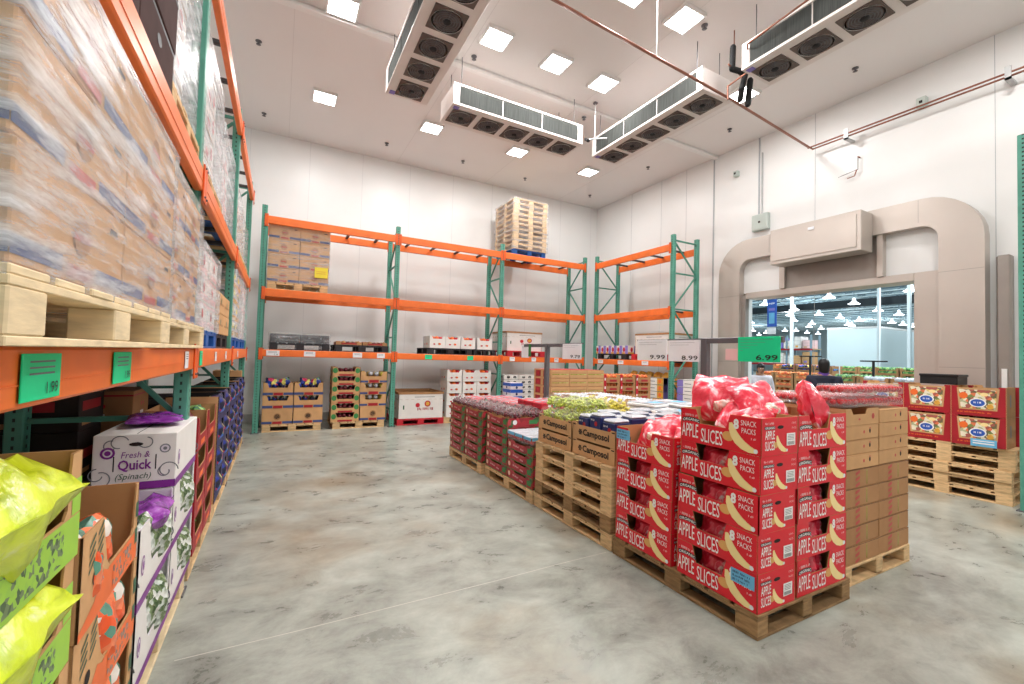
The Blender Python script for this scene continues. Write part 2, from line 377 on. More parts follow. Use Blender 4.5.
    def text(s, sd, st, a, b, h, m, off=0.0025, width=None, align='L', bold=0.0, slant=0.0, arc=0.0):
        """lettering of cap height h with its lower left corner at (a, b), optionally fitted to a width"""
        vs_, fs = text_polys(st, bold)
        if not vs_: return
        x0 = min(v[0] for v in vs_); x1 = max(v[0] for v in vs_); k = h/0.7
        kx = (width/(x1-x0)) if width else k
        wd = (x1-x0)*kx
        if align == 'C': a -= wd/2
        if align == 'R': a -= wd
        P = []
        for x, y in vs_:
            xx = (x-x0)*kx; t = xx/wd*2-1
            P.append(sd.p(a+xx+slant*y*k, b+y*k+arc*(1-t*t), off))
        s.faces(P, fs, m)
    def scrib(s, sd, a, b, h, m, width, off=0.0025):
        """a line of small print too small to read: short strokes"""
        x = a; rnd = random.Random(int(width*9999)+int(h*9999))
        while x < a+width-h*0.3:
            k = rnd.uniform(0.3, 0.8)*h
            if rnd.random() < 0.82: s.rect(sd, x, b+rnd.choice((0, 0, 0.2))*h, min(x+k*0.5, a+width), b+h*rnd.choice((0.7, 1, 1)), m, off)
            x += k*0.85
    def prism(s, sd, pts, t, m_out, m_in=None, m_edge=None):
        """plate with outline pts on the side's plane, thickness t inward"""
        m_in = m_in or m_out; m_edge = m_edge or m_in
        n = len(pts); A = [sd.p(a, b, 0) for a, b in pts]; B = [sd.p(a, b, -t) for a, b in pts]
        s.faces(A, [tuple(range(n))], m_out); s.faces(B, [tuple(range(n))[::-1]], m_in)
        s.faces(A+B, [(i, n+i, n+(i+1) % n, (i+1) % n) for i in range(n)], m_edge)
    def carton(s, L, W, H, mo, mi_, t=0.006, nF=None, nR=None, z=0.0, me=None):
        S = sides(L, W, z)
        for k, sd in S.items():
            wd = L if k in 'FB' else W; nt_ = nF if k in 'FB' else nR
            pts = [(0, 0), (wd, 0), (wd, H)]
            if nt_:
                a, b, d, sl = nt_
                pts += [(b*wd+sl, H), (b*wd, H-d), (a*wd, H-d), (a*wd-sl, H)]
            pts += [(0, H)]
            s.prism(sd, pts, t, mo, mi_, me)
        s.box(-L/2+t, -W/2+t, z, L/2-t, W/2-t, z+t, mi_)
        return S
    def closed(s, L, W, H, mo, tape=None, b=0.004):
        s.box(-L/2, -W/2, 0, L/2, W/2, H, mo, b)
        top = Side((-L/2, -W/2, H), (1, 0, 0), (0, 1, 0))
        s.rect(top, 0.01, W/2-0.002, L-0.01, W/2+0.002, 'dark', 0.0008)
        if tape: s.rect(top, 0, W/2-0.025, L, W/2+0.025, tape, 0.0015)
        return sides(L, W)
    def pillow(s, wd, h, t, m, seed=0, nx=14, nz=12, wr=0.3):
        """crumpled sealed bag standing in the xz plane, centred on x, from z=0"""
        vs_ = []; fs = []
        for sgn in (-1, 1):
            base = len(vs_)
            for j in range(nz+1):
                for i in range(nx+1):
                    u = i/nx*2-1; v = j/nz*2-1
                    k = max(0, (1-abs(u)**2.2))**0.6*max(0, (1-abs(v)**2.4))**0.6
                    ns = noise.noise(Vector((u*1.7+seed*3.1, v*1.9+seed, sgn*2.0)))*wr
                    ns += 0.12*noise.noise(Vector((u*5+seed, v*5, sgn*3.0+seed)))
                    pull = 1-0.10*(1-abs(v))*1.0
                    vs_.append((u*wd/2*pull*(1-0.16*abs(v)**4)*(1+0.04*math.sin(v*5+seed)), sgn*(t/2)*k*(1+ns*2)+ns*0.06*h*(1-k*0.5), (v+1)*h/2*(1+0.03*math.sin(u*6+seed))))
            for j in range(nz):
                for i in range(nx):
                    a = base+j*(nx+1)+i; q = (a, a+1, a+nx+2, a+nx+1)
                    fs.append(q if sgn < 0 else q[::-1])
        s.faces(vs_, fs, m, True)
    def build(s, name, parent=None):
        me = bpy.data.meshes.new(name); me.from_pydata(s.v, [], s.f)
        for m_ in s.mats: me.materials.append(m_)
        me.polygons.foreach_set('material_index', s.m); me.polygons.foreach_set('use_smooth', s.sm); me.update()
        o = bpy.data.objects.new(name, me); C.objects.link(o)
        if parent: o.parent = parent
        return o

def tag(o, label=None, cat=None, group=None, kind=None):
    if label: o['label'] = label
    if cat: o['category'] = cat
    if group: o['group'] = group
    if kind: o['kind'] = kind
    return o
def empty(name): 
    o = bpy.data.objects.new(name, None); o.empty_display_size = 0.1; C.objects.link(o); return o
def struct(name, mb): return tag(mb.build(name), kind='structure')
def copy_tree(o, parent=None):
    c = o.copy(); C.objects.link(c)
    if parent: c.parent = parent
    for ch in o.children: copy_tree(ch, c)
    return c
class Proto:
    def __init__(s, root, cat): s.root = root; s.cat = cat; s.used = False
    def put(s, x, y, z, rot=0, label='', group=None, scale=None):
        if s.used:
            o = copy_tree(s.root)
            if 'group' in o.keys(): del o['group']
        else: o = s.root; s.used = True
        o.location = (x, y, z)
        o.rotation_euler = rot if isinstance(rot, tuple) else (0, 0, R(rot))
        if scale: o.scale = scale
        tag(o, label, s.cat, group); return o
ORD = ['bottom', 'second', 'third', 'fourth', 'fifth', 'sixth', 'seventh', 'eighth', 'ninth', 'tenth', 'eleventh']
def lay(i, n):
    if n == 1: return 'only'
    if i == n-1: return 'topmost'
    if i == 0: return 'bottom'
    return ORD[i] + ' up'
FS, FW, FE, FN = 0, -90, 90, 180     # front faces -Y, -X, +X, +Y

# ================================================================ THE ROOM
XR, YB, ZC, XL, YN = 8.75, 10.85, 6.32, -1.75, -4.5
mb = MB(); mb.box(XL-0.2, YN-0.2, -0.2, 95, 65, 0, 'floor')
P_ = [(-0.40, 2.75), (0.15, 2.747), (0.73, 2.757), (1.4, 2.765), (1.95, 2.785), (2.42, 2.79)]
for (xa, ya), (xb, yb_) in zip(P_, P_[1:]): mb.face([(xa, ya-0.003, 0.0008), (xb, yb_-0.003, 0.0008), (xb, yb_+0.003, 0.0008), (xa, ya+0.003, 0.0008)], 'crack')
struct('floor', mb)
mb = MB(); mb.box(XL-0.2, YN-0.2, ZC, XR+0.3, YB+0.3, ZC+0.15, 'ceil')
for x in (0.0, 2.4, 4.8, 7.2): mb.box(x-0.004, YN, ZC-0.002, x+0.004, YB, ZC, 'cseam')
struct('ceiling', mb)
mb = MB(); mb.box(XL, 6.50, ZC-0.06, XR, 6.62, ZC, 'ridge', 0.012); mb.box(XL, -1.0, ZC-0.06, XR, -0.88, ZC, 'ridge', 0.012)
struct('trim_1', mb)
mb = MB(); mb.box(XL-0.2, YB, 0, XR+0.3, YB+0.3, ZC, 'wall')
for x in (-0.72, 0.45, 1.6, 2.75, 3.9, 5.05, 6.2, 7.35, 8.5): mb.box(x-0.003, YB-0.003, 0, x+0.003, YB, ZC, 'bseam')
struct('wall_back', mb)
mb = MB(); mb.box(XL-0.2, YN, 0, XL, YB, ZC, 'wall'); struct('wall_left', mb)
mb = MB(); mb.box(XL-0.2, YN-0.2, 0, XR+0.3, YN, ZC, 'wall'); struct('wall_near', mb)
# right wall with the doorway hole Y 2.98..5.86, z 0..2.95
D0, D1, DH = 2.98, 5.86, 2.98
mb = MB()
mb.box(XR, YN, 0, XR+0.3, D0, ZC, 'wall'); mb.box(XR, D1, 0, XR+0.3, YB, ZC, 'wall'); mb.box(XR, D0, DH, XR+0.3, D1, ZC, 'wall')
for y in (9.3, 8.2, 7.4): mb.box(XR-0.003, y-0.003, 0, XR, y+0.003, ZC, 'seam')
for y in (6.62, 5.54): mb.box(XR-0.014, y-0.014, 0 if y > 6 else 4.4, XR, y+0.014, ZC, 'seam')
for y in (4.46, 2.13, 1.0): mb.box(XR-0.003, y-0.003, 0, XR, y+0.003, ZC, 'seam')
struct('wall_right', mb)
mb = MB(); mb.box(XL, YB-0.025, 0, XR, YB, 0.18, 'galv', 0.006); struct('baseboard_back', mb)
mb = MB(); mb.box(XR-0.025, 6.35, 0, XR, YB-0.03, 0.18, 'galv', 0.006); struct('baseboard_right', mb)

# ---- stainless doorway surround
surround = empty('door_surround'); tag(surround, 'broad stainless steel surround with rounded corners around the doorway in the right wall', 'door surround')
surround.location = (XR, 4.2, 0)
def arch_pts(y0, y1, zt, r, n=8):
    pts = [(y0, 0)]
    for i in range(n+1):
        a = math.pi - math.pi/2*i/n; pts.append((y0+r+r*math.cos(a), zt-r+r*math.sin(a)))
    for i in range(n+1):
        a = math.pi/2 - math.pi/2*i/n; pts.append((y1-r+r*math.cos(a), zt-r+r*math.sin(a)))
    pts.append((y1, 0)); return pts
def band(mb, O, I, d0, d1, m):
    """closed band between outer and inner outlines (lists of (y,z)), x from d0 (wall) to d1 (room side)"""
    n = len(O)
    for k in range(n-1):
        o0, o1, i0, i1 = O[k], O[k+1], I[k], I[k+1]
        mb.face([(d1, o0[0], o0[1]), (d1, o1[0], o1[1]), (d1, i1[0], i1[1]), (d1, i0[0], i0[1])], m)
        mb.face([(d0, o0[0], o0[1]), (d0, o1[0], o1[1]), (d1, o1[0], o1[1]), (d1, o0[0], o0[1])], m, True)
        mb.face([(d1, i0[0], i0[1]), (d1, i1[0], i1[1]), (d0, i1[0], i1[1]), (d0, i0[0], i0[1])], m, True)
yo0, yo1, yi0, yi1 = 2.19-4.2, 6.32-4.2, 2.67-4.2, 5.83-4.2
mb = MB(); band(mb, arch_pts(yo0, yo1, 4.16, 0.68), arch_pts(yi0, yi1, 3.74, 0.22), 0, -0.2, 'steel')
for z in (1.6, 3.0):
    for a, b in ((yo0, yi0), (yi1, yo1)): mb.box(-0.2015, a, z-0.003, -0.2, b, z+0.003, 'steel_d')
for y in (2.9-4.2, 3.55-4.2, 5.2-4.2): mb.box(-0.2015, y-0.003, 3.8, -0.2, y+0.003, 4.15, 'steel_d')
mb.build('arch_band', surround)
mb = MB(); mb.box(-0.12, D0-4.2-0.33, 0, 0, D0-4.2-0.0, 3.05, 'steel', 0.004); mb.build('side_panel', surround)
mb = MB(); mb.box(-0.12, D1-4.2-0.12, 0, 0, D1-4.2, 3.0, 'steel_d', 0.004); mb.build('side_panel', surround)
mb = MB(); mb.box(-0.12, D0-4.2, 2.93, 0.28, D1-4.2-0.12, 3.05, 'steel', 0.006); mb.build('header_rail', surround)
mb = MB()
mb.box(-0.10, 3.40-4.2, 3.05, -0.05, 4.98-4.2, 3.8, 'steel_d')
mb.box(-0.16, 3.36-4.2, 3.05, -0.04, 3.44-4.2, 3.8, 'steel'); mb.box(-0.16, 4.92-4.2, 3.05, -0.04, 5.02-4.2, 3.8, 'steel')
mb.build('recess_panel', surround)
for n_, a, b in (('filler_panel', 2.67, 3.36), ('filler_panel', 5.02, 5.83)):
    mb = MB(); mb.box(-0.04, a-4.2, 3.05, 0, b-4.2, 3.8, 'wall'); mb.build(n_, surround)
mb = MB(); mb.box(-0.14, 1.96-4.2, 0, 0, 2.1-4.2, 3.15, 'steel_d', 0.02); mb.box(-0.16, 2.0-4.2, 1.1, -0.14, 2.05-4.2, 1.6, 'wall'); mb.build('edge_guard', surround)
# rolling door housing
hd = empty('door_housing'); tag(hd, 'boxy grey steel housing mounted above the doorway, overhanging the arch', 'door housing'); hd.location = (XR-0.2, 4.2, 3.45)
mb = MB(); mb.box(-0.38, -0.72, 0, 0, 0.75, 0.66, 'steel', 0.01); mb.build('cabinet', hd)
mb = MB(); mb.box(-0.395, -0.66, 0.06, -0.38, 0.69, 0.60, 'steel', 0.004)
mb.build('access_lid', hd)
mb = MB(); mb.box(-0.405, -0.03, 0.5, -0.395, 0.07, 0.55, 'tagw'); mb.build('plate', hd)
# small wall things
def jbox(x, y, z, w_, h_, label):
    o = empty('junction_box'); mb = MB(); mb.box(-0.1, -w_/2, -h_/2, 0, w_/2, h_/2, 'boxgrey', 0.01); mb.build('casing', o)
    mb = MB(); mb.box(-0.106, -w_*0.42, -h_*0.42, -0.1, w_*0.42, h_*0.42, 'boxgrey', 0.002); mb.box(-0.112, -0.02, -0.02, -0.106, 0.02, 0.02, 'dark'); mb.build('cover', o)
    o.location = (x, y, z); tag(o, label, 'junction box'); return o
jbox(XR, 5.47, 4.5, 0.34, 0.34, 'pale grey junction box on right wall above the left shoulder of doorway')
jbox(XR, 2.9, 5.72, 0.12, 0.16, 'small grey box on wall seam above right part of doorway surround')
jbox(XR, 6.03, 5.72, 0.1, 0.12, 'tiny grey box high on the right wall near ceiling')
mb = MB(); mb.box(-0.03, -0.012, 0, 0, 0.012, 1.3, 'galv', 0.003); o = mb.build('conduit'); o.location = (XR, 5.47, 4.68); tag(o, 'thin vertical conduit rising from the junction box by the doorway', 'conduit')
mb = MB()
mb.tube((0, 0, 0), (-0.06, 0, 0), 0.012, 'copper'); mb.tube((-0.06, 0, 0), (-0.06, 0, -0.22), 0.006, 'grey'); mb.tube((-0.06, 0, -0.22), (-0.06, 0.3, -0.26), 0.006, 'grey'); mb.tube((-0.06, 0.02, -0.22), (-0.06, 0.05, -0.32), 0.009, 'copper'); mb.tube((-0.06, 0.05, -0.32), (-0.06, 0.16, -0.33), 0.009, 'copper')
o = mb.build('wall_bracket'); o.location = (XR, 3.75, 5.2); tag(o, 'small bent metal bracket on the right wall under the pipe', 'bracket')

# ---- copper pipes
pr = empty('copper_pipe_run'); tag(pr, 'paired copper pipes crossing under the ceiling then following the right wall', 'pipe')
mb = MB(); zl = lambda x: 5.45; yl = lambda x: 3.875+(x-2.48)*0.0566
for dy, dz in ((0, 0), (0.04, 0.03)):
    mb.tube((-1.0, yl(-1.0)+dy, 5.45+dz), (5.75, 4.06+dy, 5.45+dz), 0.014, 'copper', 8); mb.tube((5.75, 4.06+dy, 5.45+dz), (8.58-dy, 4.42+dy, 5.58+dz), 0.014, 'copper', 8)
mb.build('ceiling_pipe', pr)
mb = MB()
for dx, dz in ((0, 0), (0.05, 0.03)):
    mb.tube((8.58-dx, 4.42+dx, 5.58+dz), (8.58-dx, -1.5, 5.555+dz), 0.014, 'copper', 8); mb.ball((8.58-dx, 4.42+dx, 5.58+dz), 0.016, 'copper')
mb.build('wall_pipe', pr)
for y in (3.85, 1.95):
    mb = MB(); mb.box(8.5, y-0.03, 5.5, XR, y+0.03, 5.53, 'galv'); mb.box(8.5, y-0.03, 5.5, 8.52, y+0.03, 5.68, 'galv'); mb.build('clamp', pr)
for x in (4.1, 1.6):
    mb = MB(); mb.tube((x, yl(x), zl(x)), (x, yl(x), ZC), 0.008, 'ridge', 6); mb.box(x-0.04, yl(x)-0.04, ZC-0.02, x+0.04, yl(x)+0.04, ZC, 'copper'); mb.build('hanger_rod', pr)

# ---- ceiling light panels
def light_proto():
    o = empty('ceiling_light'); mb = MB()
    for a in ((-0.21, -0.21, 0.21, -0.18), (-0.21, 0.18, 0.21, 0.21), (-0.21, -0.18, -0.18, 0.18), (0.18, -0.18, 0.21, 0.18)):
        mb.box(a[0], a[1], -0.05, a[2], a[3], 0, 'ridge', 0.004)
    mb.build('frame', o)
    mb = MB(); mb.box(-0.18, -0.18, -0.045, 0.18, 0.18, -0.02, 'glow'); mb.build('diffuser', o)
    ld = bpy.data.lights.new('panel_light', 'AREA'); ld.shape = 'SQUARE'; ld.size = 0.34; ld.energy = PANEL_W; ld.color = (1.0, 0.985, 0.965)
    lo = bpy.data.objects.new('panel_light', ld); C.objects.link(lo); lo.parent = o; lo.location = (0, 0, -0.055)
    return Proto(o, 'ceiling light')
lp = light_proto()
LPOS = [(0.58, 6.27, 'at the upper left, beside the longest cooler'), (2.66, 5.75, 'just right of the leftmost cooler unit'), (3.73, 5.75, 'middle one of three in a row above the second cooler'),
        (4.71, 5.76, 'right one of three in a row above the second cooler'), (0.56, 8.72, 'leftmost in the row nearest the back wall'), (2.62, 8.72, 'second from the left in row nearest the back wall'),
        (4.66, 8.72, 'third from the left in row nearest the back wall'), (6.71, 8.72, 'rightmost in the row nearest the back wall'), (4.74, 4.1, 'at top right of the picture, beyond the pipe hanger'),
        (3.81, 4.1, 'cut by top picture edge, left of the pipe hanger rod'), (7.0, 4.75, 'between the two right hand coolers, near the black valves')]
for x, y, s_ in LPOS: lp.put(x, y, ZC, 0, 'square lit ceiling panel ' + s_, 'ceiling lights')
for x in (0.6, 2.7, 4.7, 6.9):
    for y in (1.6, -1.6): lp.put(x, y, ZC, 0, 'square lit ceiling panel over the near part of the room', 'ceiling lights behind the view')

# ---- sprinkler heads
mb = MB(); mb.lathe([(0.045, 0), (0.045, -0.01), (0.012, -0.02), (0.012, -0.05), (0.035, -0.055), (0.0, -0.06)], 'grey', 10)
sp = Proto(mb.build('sprinkler_head'), 'sprinkler')
for x, y, s_ in [(-0.47, 7.68, 'upper left by the left rack top beam'), (-0.46, 10.0, 'in the left back corner'), (1.96, 9.95, 'near back wall, left of centre'), (3.78, 9.88, 'near back wall above the bare bay'),
                 (2.54, 6.3, 'between the first two coolers'), (5.1, 6.8, 'above the end of second cooler'), (7.81, 7.77, 'right of the third cooler'), (5.58, 9.96, 'above the tall pallet pile'),
                 (7.9, 3.45, 'near right wall above the pipe'), (7.89, 5.63, 'near right wall, left of the pipe bend'), (7.78, 10.0, 'in the back right corner'), (5.1, 4.05, 'beside the pipe hanger')]:
    sp.put(x, y, ZC, 0, 'small grey sprinkler head on the ceiling ' + s_, 'sprinkler heads')

# ---- evaporator coolers: local length along x, grille on -y side, fans underneath
def cooler(nf, flip, length, label):
    o = empty('evaporator_cooler'); mb = MB(); W_, H_ = 0.62, 0.34
    mb.box(0, 0, 0, length, W_, H_, 'unit', 0.012)
    mb.box(-0.01, -0.015, -0.01, length+0.01, W_+0.01, 0.015, 'unit', 0.006)
    mb.box(0, -0.015, H_-0.03, length, 0.02, H_, 'unit')
    for sd, a in ((0.0, 1), (length, -1)): mb.box(sd, -0.012, 0, sd+a*0.1, 0.01, H_, 'unit')
    mb.build('casing', o)
    n3 = 3; seg = (length-0.2)/n3
    for i in range(n3):
        mb = MB(); mb.box(0.1+i*seg+0.01, -0.006, 0.04, 0.1+(i+1)*seg-0.01, 0.003, H_-0.04, 'mesh'); mb.build('coil_grille', o)
    pitch = length/nf
    for i in range(nf):
        cx = pitch*(i+0.5); f = MB()
        f.box(cx-0.2, W_/2-0.2, -0.022, cx+0.2, W_/2+0.2, -0.01, 'fan')
        f.lathe([(0.185, -0.03), (0.185, -0.022), (0.165, -0.022)], 'unit', 20, (cx, W_/2, 0))
        for r_ in (0.155, 0.125, 0.095, 0.06): f.lathe([(r_, -0.026), (r_-0.008, -0.03), (r_-0.012, -0.026)], 'grey', 20, (cx, W_/2, 0))
        for k in range(3):
            a = k*math.pi/3; f.bar((cx-0.17*math.cos(a), W_/2-0.17*math.sin(a), -0.028), (cx+0.17*math.cos(a), W_/2+0.17*math.sin(a), -0.028), 0.006, 'grey')
        g = f.build('fan_guard', o)
        b_ = MB()
        for k in range(4):
            a = k*math.pi/2+i
            P = [(cx+r_*math.cos(a+t), W_/2+r_*math.sin(a+t), -0.024+z) for r_, t, z in ((0.03, -0.3, 0), (0.15, -0.1, 0.0), (0.15, 0.55, -0.003), (0.03, 0.5, -0.002))]
            b_.face(P[::-1], 'fan_d')
        b_.lathe([(0.0, -0.04), (0.04, -0.038), (0.045, -0.022)], 'rubber', 12, (cx, W_/2, 0)); b_.build('blades', g)
    mb = MB()
    for x in (0.15, length-0.15):
        for y in (0.06, W_-0.06): mb.tube((x, y, H_), (x, y, ZC-5.5), 0.006, 'grey', 6)
    mb.build('hanger', o)
    mb = MB(); mb.box(0.03, W_/2-0.28, -0.016, 0.12, W_/2-0.2, -0.0105, 'lilac'); mb.build('maker_badge', o)
    tag(o, label, 'cooler unit'); return o
c = cooler(5, 0, 2.6, 'long white ceiling cooler at upper left, fans running toward the camera'); c.rotation_euler[2] = R(-90); c.location = (1.27, 6.62, 5.5)
c = cooler(5, 0, 2.5, 'white ceiling cooler hung crosswise, five fans, in the middle of the ceiling'); c.location = (2.24, 6.36, 5.5)
c = cooler(5, 0, 2.5, 'white ceiling cooler with five fans, meeting the crosswise unit at a corner'); c.rotation_euler[2] = R(-90); c.location = (5.22, 6.66, 5.5)
c = cooler(5, 0, 2.5, 'white ceiling cooler at upper right, beyond the black insulated valves'); c.rotation_euler[2] = R(-90); c.location = (5.32, 3.62, 5.5)
vb = empty('insulated_valve_set'); vb.location = (5.5, 3.86, 5.62); vb.scale = (0.8, 0.8, 0.8); tag(vb, 'cluster of black insulated pipe bends hanging between the two right coolers', 'valve')
mb = MB()
for a, b in (((0.02, 0.05, 0.55), (0.0, 0.05, 0.15)), ((0.0, 0.05, 0.15), (0.2, -0.02, 0.12)), ((0.22, -0.05, 0.05), (0.2, 0.0, -0.18)), ((0.2, 0, -0.18), (0.28, 0.08, -0.3)), ((0.35, -0.06, 0.0), (0.38, 0.0, -0.4))):
    mb.tube(a, b, 0.05, 'rubber', 10); mb.ball(a, 0.05, 'rubber'); mb.ball(b, 0.05, 'rubber')
mb.build('insulated_bend', vb)
mb = MB(); mb.tube((0.1, -0.2, 0.0), (0.1, 0.2, -0.05), 0.014, 'copper'); mb.tube((0.1, 0.2, -0.05), (0.1, 0.2, -0.3), 0.014, 'copper'); mb.tube((-0.1, 0.05, 0.2), (0.3, 0.05, 0.1), 0.014, 'copper')
mb.build('copper_stub', vb); mb = MB(); mb.tube((0.38, 0, -0.4), (0.55, -0.05, -0.2), 0.01, 'galv'); mb.build('drain_stub', vb); mb = MB(); mb.tube((0.05, 0.05, 0.4), (0.05, 0.05, 0.87), 0.01, 'copper'); mb.build('copper_stub', vb)
pipe = MB(); pipe.tube((5.24, 3.5, 5.75), (5.24, 1.0, 5.95), 0.012, 'copper'); pipe.tube((5.24, 3.5, 5.75), (5.75, 3.85, 5.65), 0.012, 'copper'); o = pipe.build('copper_feed_pipe'); tag(o, 'thin copper pipe running along the upper right cooler', 'pipe')
pipe = MB(); pipe.tube((4.82, 6.35, 5.6), (5.18, 6.2, 5.66), 0.014, 'galv'); pipe.tube((4.82, 6.35, 5.6), (4.76, 6.2, 5.5), 0.03, 'rubber'); pipe.tube((4.98, 6.3, 5.63), (4.98, 6.3, ZC), 0.008, 'galv'); pipe.box(4.95, 6.27, ZC-0.03, 5.01, 6.33, ZC, 'grey')
o = pipe.build('drain_pipe'); tag(o, 'short drain pipe joining the crosswise cooler and its right neighbour', 'pipe')

# ================================================================ PALLET RACKS
RD = 0.82   # depth of the racks
def rack_frame(label, Ht, rot, x, y):
    """local: front post at y=0, rear post at y=RD, depth to +y"""
    o = empty('rack_upright_frame')
    for py in (0.04, RD-0.04):
        mb = MB(); w_ = 0.046
        mb.box(-w_, -0.04, 0, w_, 0.04, Ht, 'post', 0.006); p = mb.build('post', o); p.location = (0, py, 0)
        f = MB(); f.box(-0.07, -0.07, 0, 0.07, 0.07, 0.012, 'grey'); f.build('foot_plate', p)
    z = 0.35; k = 0; y0, y1 = 0.08, RD-0.08
    while z < Ht-0.15:
        mb = MB(); mb.bar((0, y0, z), (0, y1, z), 0.03, 'brace'); mb.build('brace', o)
        z2 = min(z+0.78, Ht-0.12)
        if z2-z > 0.3:
            mb = MB(); a, b = (y0, y1) if k % 2 else (y1, y0); mb.bar((0, a, z+0.03), (0, b, z2-0.03), 0.028, 'brace'); mb.build('brace', o)
        z = z2 if z2 < Ht-0.13 else Ht; k += 1
    mb = MB(); mb.bar((0, y0, Ht-0.12), (0, y1, Ht-0.12), 0.03, 'brace'); mb.build('brace', o)
    o.location = (x, y, 0); o.rotation_euler = (0, 0, R(rot)); tag(o, label, 'rack frame', 'upright frames of the pallet racks'); return o
def rack_beam(label, Lb, h, rot, x, y, z, tags=(), rear=False):
    """local: beam along +x from 0 to Lb, its outer face at y=-0.02, top at z=0; built at world (x,y,z)"""
    o = empty('rack_beam'); mb = MB()
    mb.box(0.0, -0.02, -h, Lb, 0.03, 0, 'orange', 0.008); mb.box(0, -0.023, -h*0.62, Lb, -0.02, -h*0.6, 'orange'); mb.build('rail', o)
    for xx in (-0.045, Lb-0.015):
        mb = MB(); mb.box(xx, -0.03, -h-0.06, xx+0.06, -0.02, 0.03, 'orange_d', 0.003)
        mb.ball((xx+0.03, -0.032, -h-0.03), 0.008, 'grey'); mb.ball((xx+0.03, -0.032, 0.01), 0.008, 'grey'); mb.build('end_connector', o)
    for t in tags:
        xx, wd, ht, m_ = t[:4]; mb = MB(); mb.box(xx, -0.027, -h/2-ht/2, xx+wd, -0.0235, -h/2+ht/2, m_, 0.001)
        sd = Side((xx, -0.027, -h/2-ht/2), (1, 0, 0))
        for i in range(3): mb.rect(sd, wd*0.15, ht*(0.55+i*0.13), wd*0.8, ht*(0.59+i*0.13), 'ink')
        if len(t) > 4: mb.text(sd, t[4], wd*0.9, ht*0.12, ht*0.26, 'black', align='R')
        mb.build('price_tag', o)
    o.location = (x, y, z); o.rotation_euler = (0, 0, R(rot)); tag(o, label, 'rack beam', 'orange beams of the pallet racks'); return o
bar_mb = MB(); bar_mb.box(-0.025, 0.02, -0.045, 0.025, RD-0.02, -0.008, 'bar', 0.004)
bar_p = Proto(bar_mb.build('pallet_support_bar'), 'support bar')
def rack(rname, ox, oy, rot, bays, levels, Ht, tags={}, frames=None, dirs=('left', 'right')):
    """ox,oy: world position of the first frame's front; the run goes along local +x"""
    a = R(rot); ux = Vector((math.cos(a), math.sin(a), 0)); uy = Vector((-math.sin(a), math.cos(a), 0))
    xs = [0]
    for b in bays: xs.append(xs[-1]+b)
    n = len(xs)
    for i, xx in enumerate(xs):
        p = Vector((ox, oy, 0))+ux*xx
        lb = frames[i] if frames else f'green upright frame number {i+1} of {rname}'
        if lb: rack_frame(lb, Ht, rot, p.x, p.y)
    for li, (z, h) in enumerate(levels):
        lv = ('lowest', 'middle', 'top')[li]
        for bi, b in enumerate(bays):
            bn = bayname(rname, bi, len(bays))
            p = Vector((ox, oy, 0))+ux*(xs[bi]+0.05)
            rack_beam(f'orange front beam, {lv} level, {bn}', b-0.1, h, rot, p.x, p.y, z, tags.get((bi, li), ()))
            q = p+uy*(RD-0.03)
            rr = rack_beam(f'orange rear beam, {lv} level, {bn}', b-0.1, h, rot, q.x, q.y, z)
            for k in range(4):
                q = p+ux*((b-0.1)*(k+0.5)/4)
                bar_p.put(q.x, q.y, z, rot, f'dark support bar {k+1} of 4, {lv} level, {bn}', 'dark bars across the rack beams')
def bayname(rn, i, n):
    if rn == 'left rack': return ('nearest bay of left rack', 'second bay of left rack', 'farthest bay of left rack')[i]
    if rn == 'back rack': return ('left bay of back rack', 'middle bay of back rack', 'right bay of back rack')[i]
    return 'single bay of right rack'
LV = [(1.57, 0.13), (2.72, 0.15), (4.10, 0.15)]
wt = lambda x: (x, 0.11, 0.09, 'tagw')
rack('back rack', -0.34, 9.37, 0, [2.51, 2.53, 2.51], LV, 4.3,
     {(0, 0): [(0.08, 0.22, 0.1, 'tagw', 'C 36'), (0.72, 0.2, 0.1, 'tagw'), (1.62, 0.18, 0.1, 'tagw'), (2.1, 0.16, 0.1, 'tagw')],
      (1, 0): [(0.62, 0.16, 0.1, 'tag'), (1.62, 0.15, 0.1, 'tag')], (2, 0): [(0.2, 0.14, 0.1, 'tagw'), (0.82, 0.13, 0.1, 'tagw'), (1.5, 0.13, 0.1, 'tagw')]},
     ['green rack frame in the left back corner of the room', 'second green rack frame from left along back wall', 'third green rack frame from left along back wall, near the fruit crates', 'rightmost green rack frame along the back wall'])
rack('right rack', 7.36, 9.13, -90, [2.55], LV, 4.3,
     {(0, 0): [(0.15, 0.2, 0.09, 'tagw'), (0.9, 0.2, 0.09, 'tagw'), (1.7, 0.2, 0.09, 'tagw')]},
     ['green rack frame at the far end of right rack by the room corner', 'near green rack frame of right rack, standing beside the doorway'])
rack('left rack', -0.5, 0.95, 90, [2.53, 2.53, 2.53], [(1.57, 0.135), (2.74, 0.15), (4.22, 0.15)], 4.4,
     {(0, 0): [(0.29, 0.185, 0.105, 'tag', '1.99'), (0.87, 0.185, 0.105, 'tag', '1.99'), (2.1, 0.1, 0.1, 'tagw')], (1, 0): [(0.1, 0.1, 0.1, 'tag'), (0.9, 0.1, 0.08, 'tagw'), (1.7, 0.1, 0.08, 'tagw')], (2, 0): [(0.6, 0.1, 0.08, 'tagw')]},
     ['green rack frame at the near end of left rack', 'first green rack frame in view on left, behind the white produce boxes', 'second green rack frame in view along left rack', 'farthest green rack frame of the left rack'])
# rack standing against the right wall at the picture's right edge
rack_frame('tall green rack post with punched holes at the right edge of view', 4.3, -90, 7.42, 1.59)
rack_beam('orange beam of the rack outside the view on the right', 2.4, 0.13, -90, 7.42, 1.5, 2.7)

